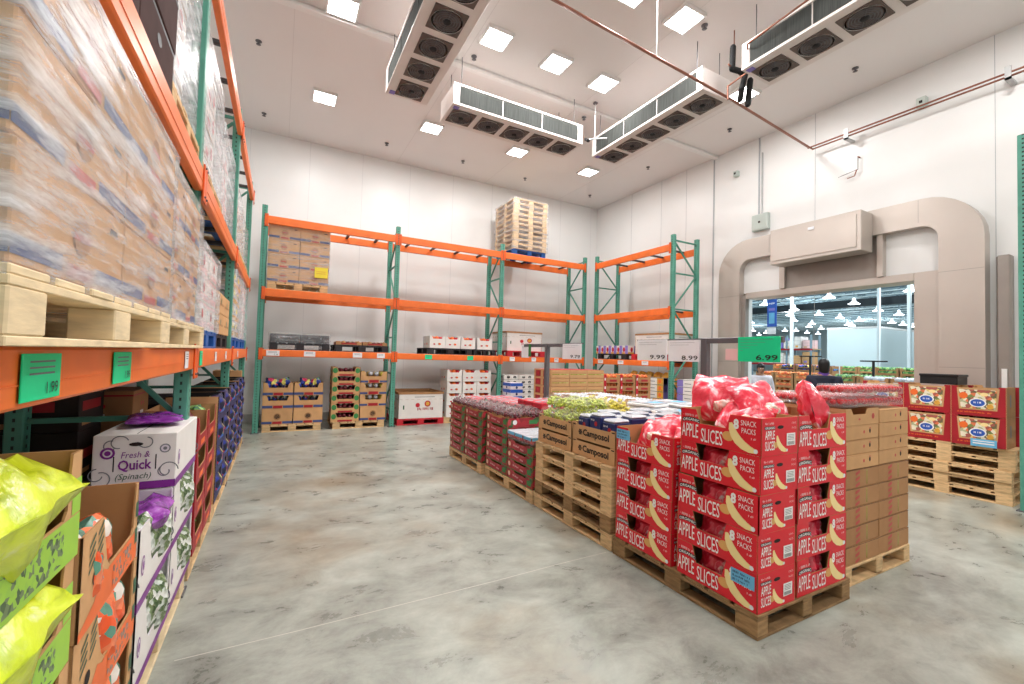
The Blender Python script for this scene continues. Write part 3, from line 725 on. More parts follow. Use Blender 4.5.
# ================================================================ PALLETS
def pallet_proto(name, L, W, m, H=0.14):
    """long side along x; nine blocks; openings on all four sides; base at z=0"""
    o = empty(name); bh = H-0.054; mb = MB(); n = 7; bw = L/n*0.84
    rnd = random.Random(L*7+W)
    for i in range(n):
        x = -L/2+bw/2+(L-bw)*i/(n-1); j = rnd.uniform(-0.004, 0.004)
        mb.box(x-bw/2, -W/2+j, H-0.018, x+bw/2, W/2+j, H, m, 0.003)
    for y in (-W/2+0.05, 0, W/2-0.05): mb.box(-L/2, y-0.05, H-0.036, L/2, y+0.05, H-0.018, m, 0.002)
    mb.build('top_deck', o)
    for i, x in enumerate((-L/2+0.07, 0, L/2-0.07)):
        for j, y in enumerate((-W/2+0.05, 0, W/2-0.05)):
            mb = MB(); mb.box(x-0.07, y-0.05, 0.018, x+0.07, y+0.05, H-0.036, m, 0.004); mb.build('block', o)
    mb = MB()
    for y in (-W/2+0.05, 0, W/2-0.05): mb.box(-L/2, y-0.05, 0, L/2, y+0.05, 0.018, m, 0.002)
    for x in (-L/2+0.05, L/2-0.05): mb.box(x-0.05, -W/2+0.1, 0, x+0.05, W/2-0.1, 0.018, m, 0.002)
    mb.build('bottom_deck', o)
    return Proto(o, 'pallet')
PW = pallet_proto('wooden_pallet', 1.22, 1.02, 'wood'); PP = pallet_proto('wooden_pallet', 1.22, 1.02, 'wood_p'); PA = pallet_proto('wooden_pallet', 1.22, 1.02, 'wood_d')
PR = pallet_proto('plastic_pallet', 1.06, 1.02, 'redpal'); PB = pallet_proto('blue_pallet', 1.1, 0.94, 'bluepal'); PK = pallet_proto('black_pallet', 1.06, 0.9, 'blackpal')
PS = pallet_proto('wooden_pallet', 1.02, 1.06, 'wood')
PH = 0.14

# ================================================================ STACKING HELPERS
def stack(proto, cols, z0, n, h, desc, place, group, skip=None):
    """cols: list of (x, y, rot, column phrase); n layers of height h; label = desc + layer + column phrase + place"""
    for ci, (x, y, rot, cp) in enumerate(cols):
        nn = n[ci] if isinstance(n, (list, tuple)) else n
        for i in range(nn):
            if skip and skip(ci, i): continue
            j = random.uniform(-0.004, 0.004); k = random.uniform(-0.6, 0.6)
            proto.put(x+j, y+j*0.5, z0+i*h+0.0005*(i+1), rot+k, ' '.join(f'{desc}, {lay(i, nn)} {cp} {place}'.split()), group)

# ================================================================ APPLE SLICE CARTONS
def slice_art(mb, sd, x, z, k=1.0, mirror=1):
    """a cream apple wedge with an apple lump behind it"""
    lump = [(x+(-0.072+0.036*math.cos(t))*k, z+(0.022+0.026*math.sin(t))*k) for t in [i*math.pi/6 for i in range(12)]]
    mb.decal(sd, lump, 'cream_d', 0.0015)
    P = [(-0.058, 0.098), (-0.052, 0.066), (-0.038, 0.036), (-0.016, 0.008), (0.014, -0.014), (0.05, -0.028), (0.088, -0.034)]
    Wd = [0.010, 0.021, 0.026, 0.028, 0.026, 0.020, 0.010]; A = []; B = []
    for i, (p, q) in enumerate(P):
        p0 = P[max(0, i-1)]; p1 = P[min(len(P)-1, i+1)]; dx, dz = p1[0]-p0[0], p1[1]-p0[1]; l = math.hypot(dx, dz)
        nx, nz_ = -dz/l, dx/l; A.append((x+(p+nx*Wd[i])*k, z+(q+nz_*Wd[i])*k)); B.append((x+(p-nx*Wd[i]*0.8)*k, z+(q-nz_*Wd[i]*0.8)*k))
    for i in range(len(P)-1): mb.decal(sd, [B[i], B[i+1], A[i+1], A[i]], 'cream', 0.0022)
    mb.disc(sd, x+0.084*k, z-0.03*k, 0.012*k, 'tagw', 0.003, 10)
def apple_carton(cut, stickers):
    L, W, H = 0.575, 0.37, 0.222
    o = empty('apple_slices_carton'); mb = MB()
    S = mb.carton(L, W, H, 'red', 'kraft_in', 0.006, (0.27, 0.60, 0.105, 0.03) if cut else (0.27, 0.60, 0.09, 0.03), None)
    for k in 'FB':
        sd = S[k]
        mb.scrib(sd, 0.025, 0.172, 0.016, 'pinkw', 0.12)
        n = 8
        for i in range(n):
            t0, t1 = i/n*2-1, (i+1)/n*2-1; x0, x1 = 0.015+0.142*i/n, 0.015+0.142*(i+1)/n; h0, h1 = 0.009*(1-t0*t0), 0.009*(1-t1*t1)
            mb.decal(sd, [(x0, 0.131+h0), (x1, 0.131+h1), (x1, 0.157+h1), (x0, 0.157+h0)], 'black', 0.0016)
        mb.text(sd, 'ORGANIC', 0.02, 0.135, 0.017, 'white', width=0.132, bold=0.02, arc=0.009, off=0.0028)
        mb.text(sd, 'APPLE', 0.012, 0.034, 0.09, 'white', width=0.132, bold=0.004)
        mb.text(sd, 'SLICES', 0.166, 0.018, 0.088, 'white', width=0.158, bold=0.004)
        mb.text(sd, '8', 0.398, 0.142, 0.055, 'white', width=0.036, bold=0.05)
        mb.text(sd, 'SNACK', 0.447, 0.166, 0.032, 'white', width=0.098)
        mb.text(sd, 'PACKS', 0.452, 0.120, 0.032, 'white', width=0.088)
        mb.scrib(sd, 0.505, 0.088, 0.012, 'pinkw', 0.04)
        slice_art(mb, sd, 0.445, 0.06, 1.15)
    for k in 'LR':
        sd = S[k]
        mb.scrib(sd, 0.03, 0.184, 0.013, 'pinkw', 0.09)
        mb.rect(sd, 0.026, 0.155, 0.13, 0.173, 'black', 0.0016)
        mb.text(sd, 'ORGANIC', 0.03, 0.158, 0.012, 'white', width=0.096, bold=0.02)
        mb.text(sd, 'APPLE', 0.03, 0.098, 0.05, 'white', width=0.095, bold=0.012)
        mb.text(sd, 'SLICES', 0.03, 0.034, 0.052, 'white', width=0.095, bold=0.012)
        mb.disc(sd, 0.185, 0.165, 0.032, 'dark', 0.0012, 14, 0.011)
        slice_art(mb, sd, 0.19, 0.045, 0.72)
        mb.text(sd, '8 SNACK', 0.30, 0.18, 0.012, 'pinkw', width=0.045); mb.text(sd, 'PACKS', 0.30, 0.15, 0.012, 'pinkw', width=0.045)
    top = S['F']
    mb.build('tray', o)
    if 'w' in stickers:
        lb = MB(); sd = S['R']; lb.rect(sd, 0.245, 0.05, 0.335, 0.125, 'white', 0.0035)
        for i in range(9): lb.rect(sd, 0.255+i*0.008, 0.055, 0.2585+i*0.008, 0.075, 'black', 0.0045)
        for i in range(4): lb.rect(sd, 0.255, 0.085+i*0.009, 0.32, 0.088+i*0.009, 'ink', 0.0045)
        lb.build('shipping_label', o)
    if 'b' in stickers:
        lb = MB(); sd = S['F']; x0 = 0.41 if 'x' not in stickers else 0.0
        lb.rect(sd, x0, 0.125, x0+0.15, 0.205, 'sky', 0.0045)
        for i in range(3): lb.scrib(sd, x0+0.012, 0.18-i*0.022, 0.013, 'navy', 0.12-0.01*i, 0.0052)
        lb.build('price_sticker', o)
    return Proto(o, 'carton')
ACo = apple_carton(False, 'w'); ACw = apple_carton(True, 'w'); ACb = apple_carton(True, 'wb'); ACx = apple_carton(True, 'bx')
PA.put(2.97, 2.15, 0, 90, 'worn wooden pallet under the red apple slices cartons')
AG = 'red apple slices cartons'
AH = 0.2235
cA = (2.655, 1.835); cB = (3.155, 1.735); cC = (2.655, 2.455)
for i in range(5):
    pr_ = ACo if i == 4 else (ACb if i == 0 else ACw)
    pr_.put(cA[0]+(0.02 if i > 2 else 0), cA[1], PH+i*AH+0.001, FW+random.uniform(-1, 1), f'red apple slices carton, {lay(i,5)} at the aisle corner nearest the camera', AG)
for i in range(5):
    pr_ = ACo if i == 4 else (ACb if i == 3 and False else ACw)
    pr_.put(cB[0]+(0.0), cB[1], PH+i*AH+0.001, FS+random.uniform(-1, 1), f'red apple slices carton, {lay(i,5)} in column beside the plain brown cartons', AG)
for i in range(4):
    pr_ = ACx if i == 3 else ACw
    pr_.put(cC[0], cC[1], PH+i*AH+0.001, FW+random.uniform(-1, 1), f'red apple slices carton, {lay(i,4)} in the lower column next to the pallet stack', AG)
for i in range(4):
    ACw.put(3.16, 2.12, PH+i*AH+0.001, FS, f'red apple slices carton, {lay(i,4)} in the inner column behind the front ones', AG)
for i in range(4):
    ACw.put(3.16, 2.50, PH+i*AH+0.001, FN, f'red apple slices carton, {lay(i,4)} in the rear inner column', AG)
# snack bags lying in and on the cartons
def bag_proto(name, wd, h, t, m, seed, cat='bag', patch=None):
    mb = MB(); mb.pillow(wd, h, t, m, seed)
    o = mb.build(name)
    if patch:
        pb = MB(); pb.pillow(wd*0.5, h*0.34, t*1.06, patch, seed); q = pb.build('clear_window', o); q.location = (wd*0.05, 0, h*0.12)
    return Proto(o, cat)
SB = [bag_proto('snack_bag', 0.34, 0.30, 0.13, 'redbag', s, 'bag', 'greybag') for s in (1, 2, 3)]
SI = bag_proto('snack_bag', 0.27, 0.19, 0.12, 'redbag', 5)
def rb(k, x, y, z, rx, ry, rz, label, sc=1.0): SB[k].put(x, y, z, (R(rx), R(ry), R(rz)), label, 'red bags of apple slices', (sc, sc, sc))
zt = PH+5*AH; zl4 = PH+4*AH
rb(0, 2.76, 2.03, zt-0.10, -28, 0, -60, 'tallest red snack bag, standing at the top left corner of the pile', 1.2)
rb(1, 2.66, 1.82, zt-0.13, -52, 10, -75, 'red snack bag spilling out of the notch of the top carton')
rb(2, 2.88, 1.72, zt-0.08, -38, -6, -15, 'red and clear snack bag in the middle of the pile top', 1.1)
rb(1, 3.10, 1.78, zt-0.09, -60, 12, 10, 'crumpled red snack bag lying on the right top carton', 1.05)
rb(0, 3.34, 1.68, zt-0.12, -14, 0, 30, 'red snack bag standing upright at the right corner of the pile', 1.12)
rb(2, 3.16, 2.16, zl4-0.04, -70, 0, 20, 'red snack bag lying behind the pile in the inner carton')
rb(0, 2.62, 2.52, zl4-0.15, -45, -10, -80, 'red snack bag poking out of the lower open carton')
rb(2, 2.74, 2.34, zl4-0.13, -65, 10, -60, 'crumpled red snack bag inside the lower open carton', 0.9)
rb(1, 3.1, 2.5, zl4-0.06, -70, 0, 10, 'red snack bag at the back of the lower cartons', 1.0)
for i in range(4):
    SI.put(cA[0]-0.09, cA[1]+0.07, PH+i*AH+0.012, (R(-12), R(8), R(-90)), f'red bag seen through the cut-out of the {lay(i,5)} aisle corner carton', 'red bags inside cartons')
    SI.put(cB[0]+0.02, cB[1]-0.10, PH+i*AH+0.012, (R(-12), R(8), 0), f'red bag seen through the cut-out of the {lay(i,5)} right column carton', 'red bags inside cartons')
for i in range(3):
    SI.put(cC[0]-0.09, cC[1]+0.07, PH+i*AH+0.012, (R(-12), R(8), R(-90)), f'red bag seen through the cut-out of the {lay(i,4)} lower column carton', 'red bags inside cartons')

# ================================================================ PLAIN BROWN CARTONS (right of the apples)
def brown_carton(name, L, W, H, kind):
    o = empty(name); mb = MB()
    if kind == 'tape':
        S = mb.closed(L, W, H, 'kraft_d')
        for k in 'FB':
            sd = S[k]
            for q_ in range(3): mb.decal(sd, [(L*0.3, H*(0.02+q_*0.32)), (L*0.42, H*(0.14+q_*0.32)), (L*0.42, H*(0.30+q_*0.32)), (L*0.3, H*(0.18+q_*0.32))], 'tape', 0.0015)
            mb.rect(sd, L*0.62, H*0.1, L*0.64, H*0.9, 'olivebag', 0.001); mb.rect(sd, 0, H*0.96, L, H*0.985, 'dark', 0.001)
        mb.build('box', o)
    elif kind == 'holes':
        S = mb.closed(L, W, H, 'kraft')
        for k in 'FBLR':
            wd = L if k in 'FB' else W
            mb.disc(S[k], wd*0.72, H*0.55, 0.012, 'dark', 0.001, 10, 0.018); mb.disc(S[k], wd*0.54, H*0.5, 0.013, 'tape', 0.001, 10)
            mb.rect(S[k], wd*0.70, H*0.72, wd*0.74, H*0.8, 'tape'); mb.rect(S[k], 0, H*0.93, wd, H*0.945, 'kraft_d')
        mb.build('box', o)
    elif kind == 'tray':
        S = mb.carton(L, W, H, 'kraft', 'kraft_in', 0.006, (0.22, 0.6, H*0.35, 0.03))
        mb.disc(S['F'], L*0.82, H*0.5, 0.022, 'tape', 0.001, 14); mb.disc(S['F'], L*0.4, H*0.35, 0.016, 'tape', 0.001, 12, 0.008); mb.build('tray', o)
    return Proto(o, 'carton')
BT = brown_carton('taped_carton', 0.50, 0.60, 0.134, 'tape'); BH = brown_carton('lidded_carton', 0.49, 0.60, 0.104, 'holes'); BO = brown_carton('open_tray', 0.49, 0.60, 0.12, 'tray')
PW.put(4.10, 2.23, 0, 90, 'wooden pallet under the plain brown cartons right of the apples')
GB = 'plain brown cartons'
for yy, cp in ((1.93, 'front'), (2.54, 'rear')):
    stack(BT, [(3.86, yy, 0, f'in {cp} left column'), (4.365, yy, 0, f'in {cp} right column')], PH, 5, 0.136, 'taped brown carton', 'right of the apples', GB)
    z = PH+5*0.136+0.004
    stack(BH, [(3.86, yy, 0, f'in {cp} left column')], z, 3, 0.106, 'thin lidded brown carton', 'above the taped ones', GB)
    stack(BH, [(4.365, yy, 0, f'in {cp} right column')], z, 4, 0.106, 'thin lidded brown carton', 'above the taped ones', GB)
    BO.put(3.86, yy, z+0.32, 0, f'open brown fruit tray on the {cp} left column beside the apples', GB)
def clamshell(name, L, W, H, m, n=(5, 4), lid='plastic'):
    o = empty(name); mb = MB(); r_ = L/n[0]/2*1.12
    for i in range(n[0]):
        for j in range(n[1]):
            mb.ball((-L/2+L*(i+0.5)/n[0]+random.uniform(-.004, .004), -W/2+W*(j+0.5)/n[1], H*0.55+random.uniform(-.006, .006)), r_, m, 6, 4, (1, 1, 0.9))
    mb.build('fruit', o)
    s_ = MB(); s_.box(-L/2, -W/2, 0.001, L/2, W/2, H*0.6, lid, 0.008); s_.box(-L/2-0.004, -W/2-0.004, H*0.6, L/2+0.004, W/2+0.004, H*0.64, lid); s_.box(-L/2+0.006, -W/2+0.006, H*0.64, L/2-0.006, W/2-0.006, H, lid, 0.01); s_.build('lid', o)
    return Proto(o, 'fruit pack')
CS = clamshell('berry_clamshell', 0.235, 0.19, 0.085, 'berry')
zz = PH+5*0.136+0.32+0.125
for l in range(2):
    for i in range(4):
        for j in range(5):
            if j > 0 and l == 0 and j < 4: continue
            if j > 2 and l == 1: continue
            if l == 0 and j == 4: continue
            if l == 1 and j > 0: zzz = zz
            else: zzz = zz+l*0.088
            CS.put(3.745+i*0.245, 1.75+j*0.2, zzz+0.001, 0, f'clear clamshell of strawberries, {("lower","upper")[l] if j==0 else "rear"} layer, column {i+1}, row {j+1} on brown cartons', 'clamshells of strawberries')

# ================================================================ CAMPOSOL TRAYS ON FIVE PALLETS
for i in range(5):
    (PW, PA, PW, PW, PW)[i].put(2.98+random.uniform(-.01, .01), 3.39, i*0.1355*1.0+0.0005*i, 90+random.uniform(-.8, .8), f'wooden pallet, {lay(i,5)} in the stack of five under the grape trays', 'pallets under the grape trays', (1, 1, 0.967))
def campo():
    o = empty('grape_tray'); L, W, H = 0.60, 0.50, 0.145; mb = MB()
    S = mb.carton(L, W, H, 'kraft', 'kraft_in', 0.006, (0.12, 0.88, 0.016, 0.012), (0.2, 0.8, 0.02, 0.01))
    for k in 'FB':
        sd = S[k]; mb.text(sd, 'Camposol', 0.16, 0.046, 0.055, 'black', width=0.36, bold=0.03)
        for i in range(6):
            a = i*math.pi/3; mb.decal(sd, [(0.12, 0.068), (0.12+0.024*math.cos(a-.4), 0.068+0.024*math.sin(a-.4)), (0.12+0.03*math.cos(a), 0.068+0.03*math.sin(a)), (0.12+0.024*math.cos(a+.4), 0.068+0.024*math.sin(a+.4))], 'black')
        for x in (0.01, L-0.05): mb.rect(sd, x, H-0.022, x+0.04, H-0.012, 'dark')
    for k in 'LR':
        mb.disc(S[k], 0.25, 0.08, 0.035, 'dark', 0.001, 12, 0.014)
    mb.build('tray', o)
    return Proto(o, 'fruit tray')
CP = campo(); CG = 'brown trays lettered in black'
zc = 0.1355*5+0.005
for ci, (yy, cp) in enumerate(((3.085, 'near column'), (3.70, 'far column'))):
    for ri, (xx, rp_) in enumerate(((2.745, 'aisle side'), (3.25, 'inner side'))):
        for l in range(2):
            CP.put(xx, yy, zc+l*0.147, FW+random.uniform(-.7, .7), f'brown fruit tray with black lettering, {("lower","upper")[l]}, {cp}, {rp_}', CG)
# contents: green grapes (far column) and navy packs (near column)
def grape_bag(name, m, seed, L=0.24, W=0.19, H=0.13, lidm='wrap'):
    rnd = random.Random(seed); o = empty(name); mb = MB()
    for k in range(52):
        a = rnd.uniform(0, 6.28); r_ = math.sqrt(rnd.random()); h_ = rnd.random()
        mb.ball((math.cos(a)*r_*L/2*0.9, math.sin(a)*r_*W/2*0.9, 0.015+h_*(H-0.03)*(1-0.5*r_*r_)), 0.0165, m, 6, 4)
    mb.build('grapes', o)
    s_ = MB(); s_.pillow(L*1.05, W*1.1, H*1.1, lidm, seed, 8, 7); q = s_.build('clear_wrap', o); q.rotation_euler = (R(90), 0, 0); q.location = (0, W*0.55, H*0.5)
    return Proto(o, 'bag of grapes')
GG = grape_bag('grape_bag', 'grape_g', 3); GY = grape_bag('grape_bag', 'grape_y', 4); GR = grape_bag('grape_bag', 'grape_r', 5, 0.26, 0.2, 0.13)
zg = zc+0.147+0.10
n_ = 0
for i in range(4):
    for j in range(3):
        (GG if (i < 3) else GY).put(2.60+i*0.25, 3.50+j*0.2, zg+0.02*(i % 2), random.uniform(-12, 12), f'bag of pale green grapes, row {i+1} from aisle, place {j+1} from the navy packs', 'bags of green grapes')
        if i < 3 and j < 3: (GY if i > 1 else GG).put(2.66+i*0.25, 3.53+j*0.2, zg+0.12, 90+random.uniform(-20, 20), f'upper bag of green grapes, row {i+1} from aisle, place {j+1} from navy packs', 'bags of green grapes')
def sleeve():
    o = empty('fruit_sleeve'); mb = MB(); L, W, H = 0.15, 0.19, 0.15
    mb.box(-L/2, -W/2, 0, L/2, W/2, H*0.82, 'navy', 0.006); S = sides(L, W)
    mb.disc(S['F'], L*0.62, H*0.4, 0.022, 'red_d', 0.0015, 12); mb.scrib(S['F'], 0.02, H*0.55, 0.016, 'white', 0.06)
    mb.build('carton_sleeve', o); l = MB(); l.box(-L/2+.004, -W/2+.004, H*0.82, L/2-.004, W/2-.004, H, 'frostlid', 0.012); l.build('clear_top', o)
    return Proto(o, 'fruit pack')
SV = sleeve()
for i in range(5):
    for j in range(3):
        if i > 3 and j > 1: continue
        SV.put(2.60+i*0.205, 2.90+j*0.17, zg-0.02+0.03*((i+j) % 2), FW+random.uniform(-6, 6), f'navy fruit pack with frosted top, row {i+1} from aisle, place {j+1} from the apples', 'navy fruit packs')

# ================================================================ STRAWBERRY / GRAPE CARTONS ALONG THE AISLE
def berry_carton():
    o = empty('berry_carton'); L, W, H = 0.585, 0.49, 0.112; mb = MB()
    S = mb.carton(L, W, H, 'strawp', 'kraft_in', 0.005, (0.3, 0.72, 0.02, 0.02))
    for k in 'FB':
        sd = S[k]; mb.disc(sd, 0.05, 0.06, 0.028, 'cream', 0.0015, 12); mb.disc(sd, 0.05, 0.06, 0.02, 'pinkw', 0.002, 12)
        mb.rect(sd, 0.47, 0.03, 0.56, 0.085, 'green'); mb.scrib(sd, 0.14, 0.045, 0.022, 'pinkw', 0.14); mb.scrib(sd, 0.31, 0.03, 0.022, 'pinkw', 0.09)
        mb.rect(sd, 0, 0, L, 0.008, 'green')
    for k in 'LR':
        sd = S[k]; mb.disc(sd, 0.1, 0.06, 0.03, 'tagw', 0.0015, 12); mb.rect(sd, 0.3, 0.03, 0.42, 0.08, 'green')
    mb.build('tray', o); return Proto(o, 'berry carton')
BC = berry_carton(); BG = 'dark red berry cartons'
PW.put(2.96, 4.63, 0, 90, 'wooden pallet under the nearer block of dark red cartons'); PW.put(2.93, 5.90, 0, 90, 'wooden pallet under the farther block of dark red cartons')
h_ = 0.1145
for xx, rp_ in ((2.70, 'aisle side'), (3.2, 'inner side')):
    stack(BC, [(xx, 4.325, FW, 'of near low column')], PH, 4, h_, 'dark red berry carton', rp_, BG)
    stack(BC, [(xx, 4.93, FW, 'of the column behind')], PH, 6, h_, 'dark red berry carton', rp_, BG)
    stack(BC, [(xx-0.03, 5.60, FW, 'of farther block, near column')], PH, 6, h_, 'dark red berry carton', rp_, BG)
    stack(BC, [(xx-0.03, 6.21, FW, 'of farther block, far column')], PH, 6, h_, 'dark red berry carton', rp_, BG)
def berry_pack():
    o = empty('berry_pack'); mb = MB(); L, W, H = 0.24, 0.18, 0.1
    for i in range(4):
        for j in range(3): mb.ball((-L/2+L*(i+.5)/4, -W/2+W*(j+.5)/3, H*0.45), 0.032, 'berry', 6, 4)
    mb.build('fruit', o); s_ = MB(); s_.box(-L/2, -W/2, 0.001, L/2, W/2, H*0.85, 'plastic', 0.01); s_.box(-L/2, -W/2, H*0.85, L/2, W/2, H, 'frostlid', 0.008)
    s_.build('clear_box', o); b_ = MB(); S = sides(L, W); 
    for k in 'FBLR': b_.rect(S[k], 0.01, H*0.6, (L if k in 'FB' else W)-0.01, H*0.95, 'sky', 0.002)
    b_.build('blue_band', o); return Proto(o, 'fruit pack')
BP = berry_pack()
z4 = PH+4*h_+0.005
for i in range(4):
    for j in range(3): BP.put(2.56+i*0.25, 4.14+j*0.19, z4, random.uniform(-3, 3), f'clear berry pack with light blue band, row {i+1} from aisle, place {j+1} from pallets', 'blue banded berry packs')
z6 = PH+6*h_+0.002
def red_pack():
    mb = MB(); L, W, H = 0.26, 0.2, 0.085; mb.box(-L/2, -W/2, 0, L/2, W/2, H, 'crim', 0.014, 'frostlid'); S = sides(L, W)
    for k in 'FB': mb.disc(S[k], L*0.5, H*0.5, 0.026, 'white', 0.001, 12, 0.018); mb.rect(S[k], L*0.7, H*0.2, L*0.9, H*0.8, 'green')
    top = Side((-L/2, -W/2, H), (1, 0, 0), (0, 1, 0)); mb.disc(top, L*0.5, W*0.5, 0.06, 'crim', 0.001, 14); mb.rect(top, 0.02, 0.02, 0.07, 0.08, 'crim')
    return Proto(mb.build('red_fruit_pack'), 'fruit pack')
RP = red_pack()
for i in range(4):
    for j in range(3):
        q = z6+0.0
        (GR if i < 2 else RP).put(2.56+i*0.26, 4.73+j*0.2, q-0.015 if i < 2 else q+0.002, 90 if i < 2 else random.uniform(-6, 6), f'{"bag of dark red grapes" if i<2 else "bright red fruit pack"}, nearer block, row {i+1} from aisle, place {j+1}', 'fruit on the nearer dark red block')
        if i >= 2: RP.put(2.52+i*0.26, 4.73+j*0.2, q+0.089, random.uniform(-8, 8), f'upper bright red fruit pack, nearer block, row {i+1} from aisle, place {j+1}', 'fruit on the nearer dark red block')
for j in range(6):
    for i in range(4):
        p = GR if (j < 4 and i < 2) or i == 0 else RP
        p.put(2.53+i*0.26, 5.42+j*0.2, z6-0.015 if p is GR else z6+0.002, 90 if p is GR else random.uniform(-6, 6), f'{"bag of dark red grapes" if p is GR else "bright red fruit pack"}, farther block, row {i+1} from aisle, place {j+1}', 'fruit on the farther dark red block')
RP.put(2.62, 4.56, z6+0.115, 90, 'red fruit pack resting on bags at the near edge of the dark red block', 'fruit on the nearer dark red block') if False else None

# ================================================================ SECOND ROW OF THE ISLAND
def logo_tray(name, L, W, H, open_=True):
    o = empty(name); mb = MB(); S = mb.carton(L, W, H, 'kraft', 'kraft_in', 0.006, (0.2, 0.8, H*0.2, 0.02), (0.25, 0.75, H*0.2, 0.02))
    for k in 'FBLR':
        wd = L if k in 'FB' else W; mb.disc(S[k], wd*0.5, H*0.42, H*0.24, 'kraft_d', 0.001, 14); mb.disc(S[k], wd*0.5, H*0.42, H*0.15, 'dark', 0.002, 12); mb.rect(S[k], wd*0.1, H*0.2, wd*0.25, H*0.4, 'dark')
    mb.build('tray', o)
    f = MB(); 
    for i in range(6):
        for j in range(5): f.ball((-L/2+0.02+(L-0.04)*(i+.5)/6, -W/2+0.02+(W-0.04)*(j+.5)/5, H*0.78), 0.036, 'frostlid', 6, 4, (1, 1, 0.7))
    f.build('wrapped_fruit', o)
    return Proto(o, 'fruit tray')
LT = logo_tray('logo_tray', 0.48, 0.38, 0.15)
PW.put(4.12, 3.62, 0, 90, 'wooden pallet behind the grape trays, carrying logo trays'); PW.put(4.12, 4.93, 0, 90, 'wooden pallet in the island middle, carrying logo trays')
for px_, yy0, nl, nm in ((0, 3.11, 5, 'nearer block'), (1, 4.42, 6, 'farther block')):
    for i, xx in enumerate((3.87, 4.37)):
        stack(LT, [(xx, yy0+j*0.4+0.1, FS, f'of {nm}, row {i+1}, place {j+1}') for j in range(3)], PH, nl, 0.152, 'brown tray with round dark logo', '', 'brown trays with round dark logos')
def flat_pack():
    o = empty('flat_pack'); mb = MB(); L, W, H = 0.4, 0.3, 0.05
    mb.box(-L/2, -W/2, 0, L/2, W/2, H*0.7, 'white', 0.01); mb.build('tray', o); l = MB(); l.box(-L/2+.01, -W/2+.01, H*0.7, L/2-.01, W/2-.01, H, 'frostlid', 0.008)
    S = Side((-L/2, -W/2, H), (1, 0, 0), (0, 1, 0)); l.rect(S, 0.04, 0.04, 0.18, 0.24, 'sky'); l.rect(S, 0.22, 0.08, 0.34, 0.2, 'whiteb'); l.build('film_top', o); return Proto(o, 'pack')
FP = flat_pack()
ztop = PH+5*0.152+0.01
for j in range(3):
    for k in range(1+j): FP.put(4.0, 3.15+j*0.38, ztop+k*0.055, 90+random.uniform(-8, 8), f'flat white pack, {lay(k,1+j)} of pile {j+1} on the nearer logo trays', 'flat white packs')
    for k in range(3): FP.put(4.42, 3.15+j*0.38, ztop+k*0.055, 90+random.uniform(-8, 8), f'flat white pack, {lay(k,3)} of inner pile {j+1} on the nearer logo trays', 'flat white packs')
# tall brown cartons further back
def striped_carton():
    o = empty('striped_carton'); L, W, H = 0.395, 0.58, 0.15; mb = MB(); S = mb.closed(L, W, H, 'kraft')
    for k in 'FB': mb.rect(S[k], 0, H*0.5, L, H*0.72, 'lime', 0.001) if False else mb.rect(S[k], 0.02, H*0.42, L-0.02, H*0.5, 'olivebag', 0.001); mb.rect(S[k], 0.02, H*0.6, L-0.02, H*0.66, 'kraft_d', 0.001)
    for k in 'LR':
        for a in (0.1, 0.55): mb.rect(S[k], a*W, H*0.1, (a+0.3)*W, H*0.85, 'red_d', 0.001); mb.disc(S[k], (a+0.15)*W, H*0.5, 0.03, 'crim', 0.002, 10)
    mb.rect(Side((-L/2, -W/2, H), (1, 0, 0), (0, 1, 0)), 0, 0, L, W, 'crim', 0.001)
    mb.build('box', o); return Proto(o, 'carton')
SC = striped_carton()
PW.put(4.86, 6.96, 0, 0, 'wooden pallet under the tall brown cartons in the island rear')
stack(SC, [(4.46+i*0.4, 6.75, 0, f'of front column {i+1} from left') for i in range(3)], PH, 8, 0.152, 'brown carton with green stripe', 'rear of island', 'green striped brown cartons')
PW.put(6.1, 7.0, 0, 0, 'wooden pallet carrying orange fruit trays before the right rack')
def orange_tray():
    o = empty('orange_fruit_tray'); L, W, H = 0.4, 0.55, 0.16; mb = MB(); S = mb.carton(L, W, H, 'kraft_d', 'kraft_in', 0.006, (0.2, 0.8, 0.06, 0.02))
    for k in 'FB': mb.rect(S[k], 0, 0, 0.06, H, 'crim'); mb.rect(S[k], 0.015, H*0.3, 0.045, H*0.6, 'white', 0.002); mb.rect(S[k], L*0.35, H*0.15, L*0.8, H*0.4, 'red_d')
    mb.build('tray', o); f = MB()
    for i in range(4):
        for j in range(5): f.ball((-L/2+0.03+(L-.06)*(i+.5)/4, -W/2+0.03+(W-.06)*(j+.5)/5, H*0.75), 0.045, 'oran', 6, 4)
    f.build('fruit', o); return Proto(o, 'fruit tray')
OT = orange_tray()
stack(OT, [(5.7+i*0.41, 6.78, 0, f'of column {i+1} from the left') for i in range(3)], PH, 7, 0.162, 'tray of orange fruit', 'by right rack', 'trays of orange fruit')
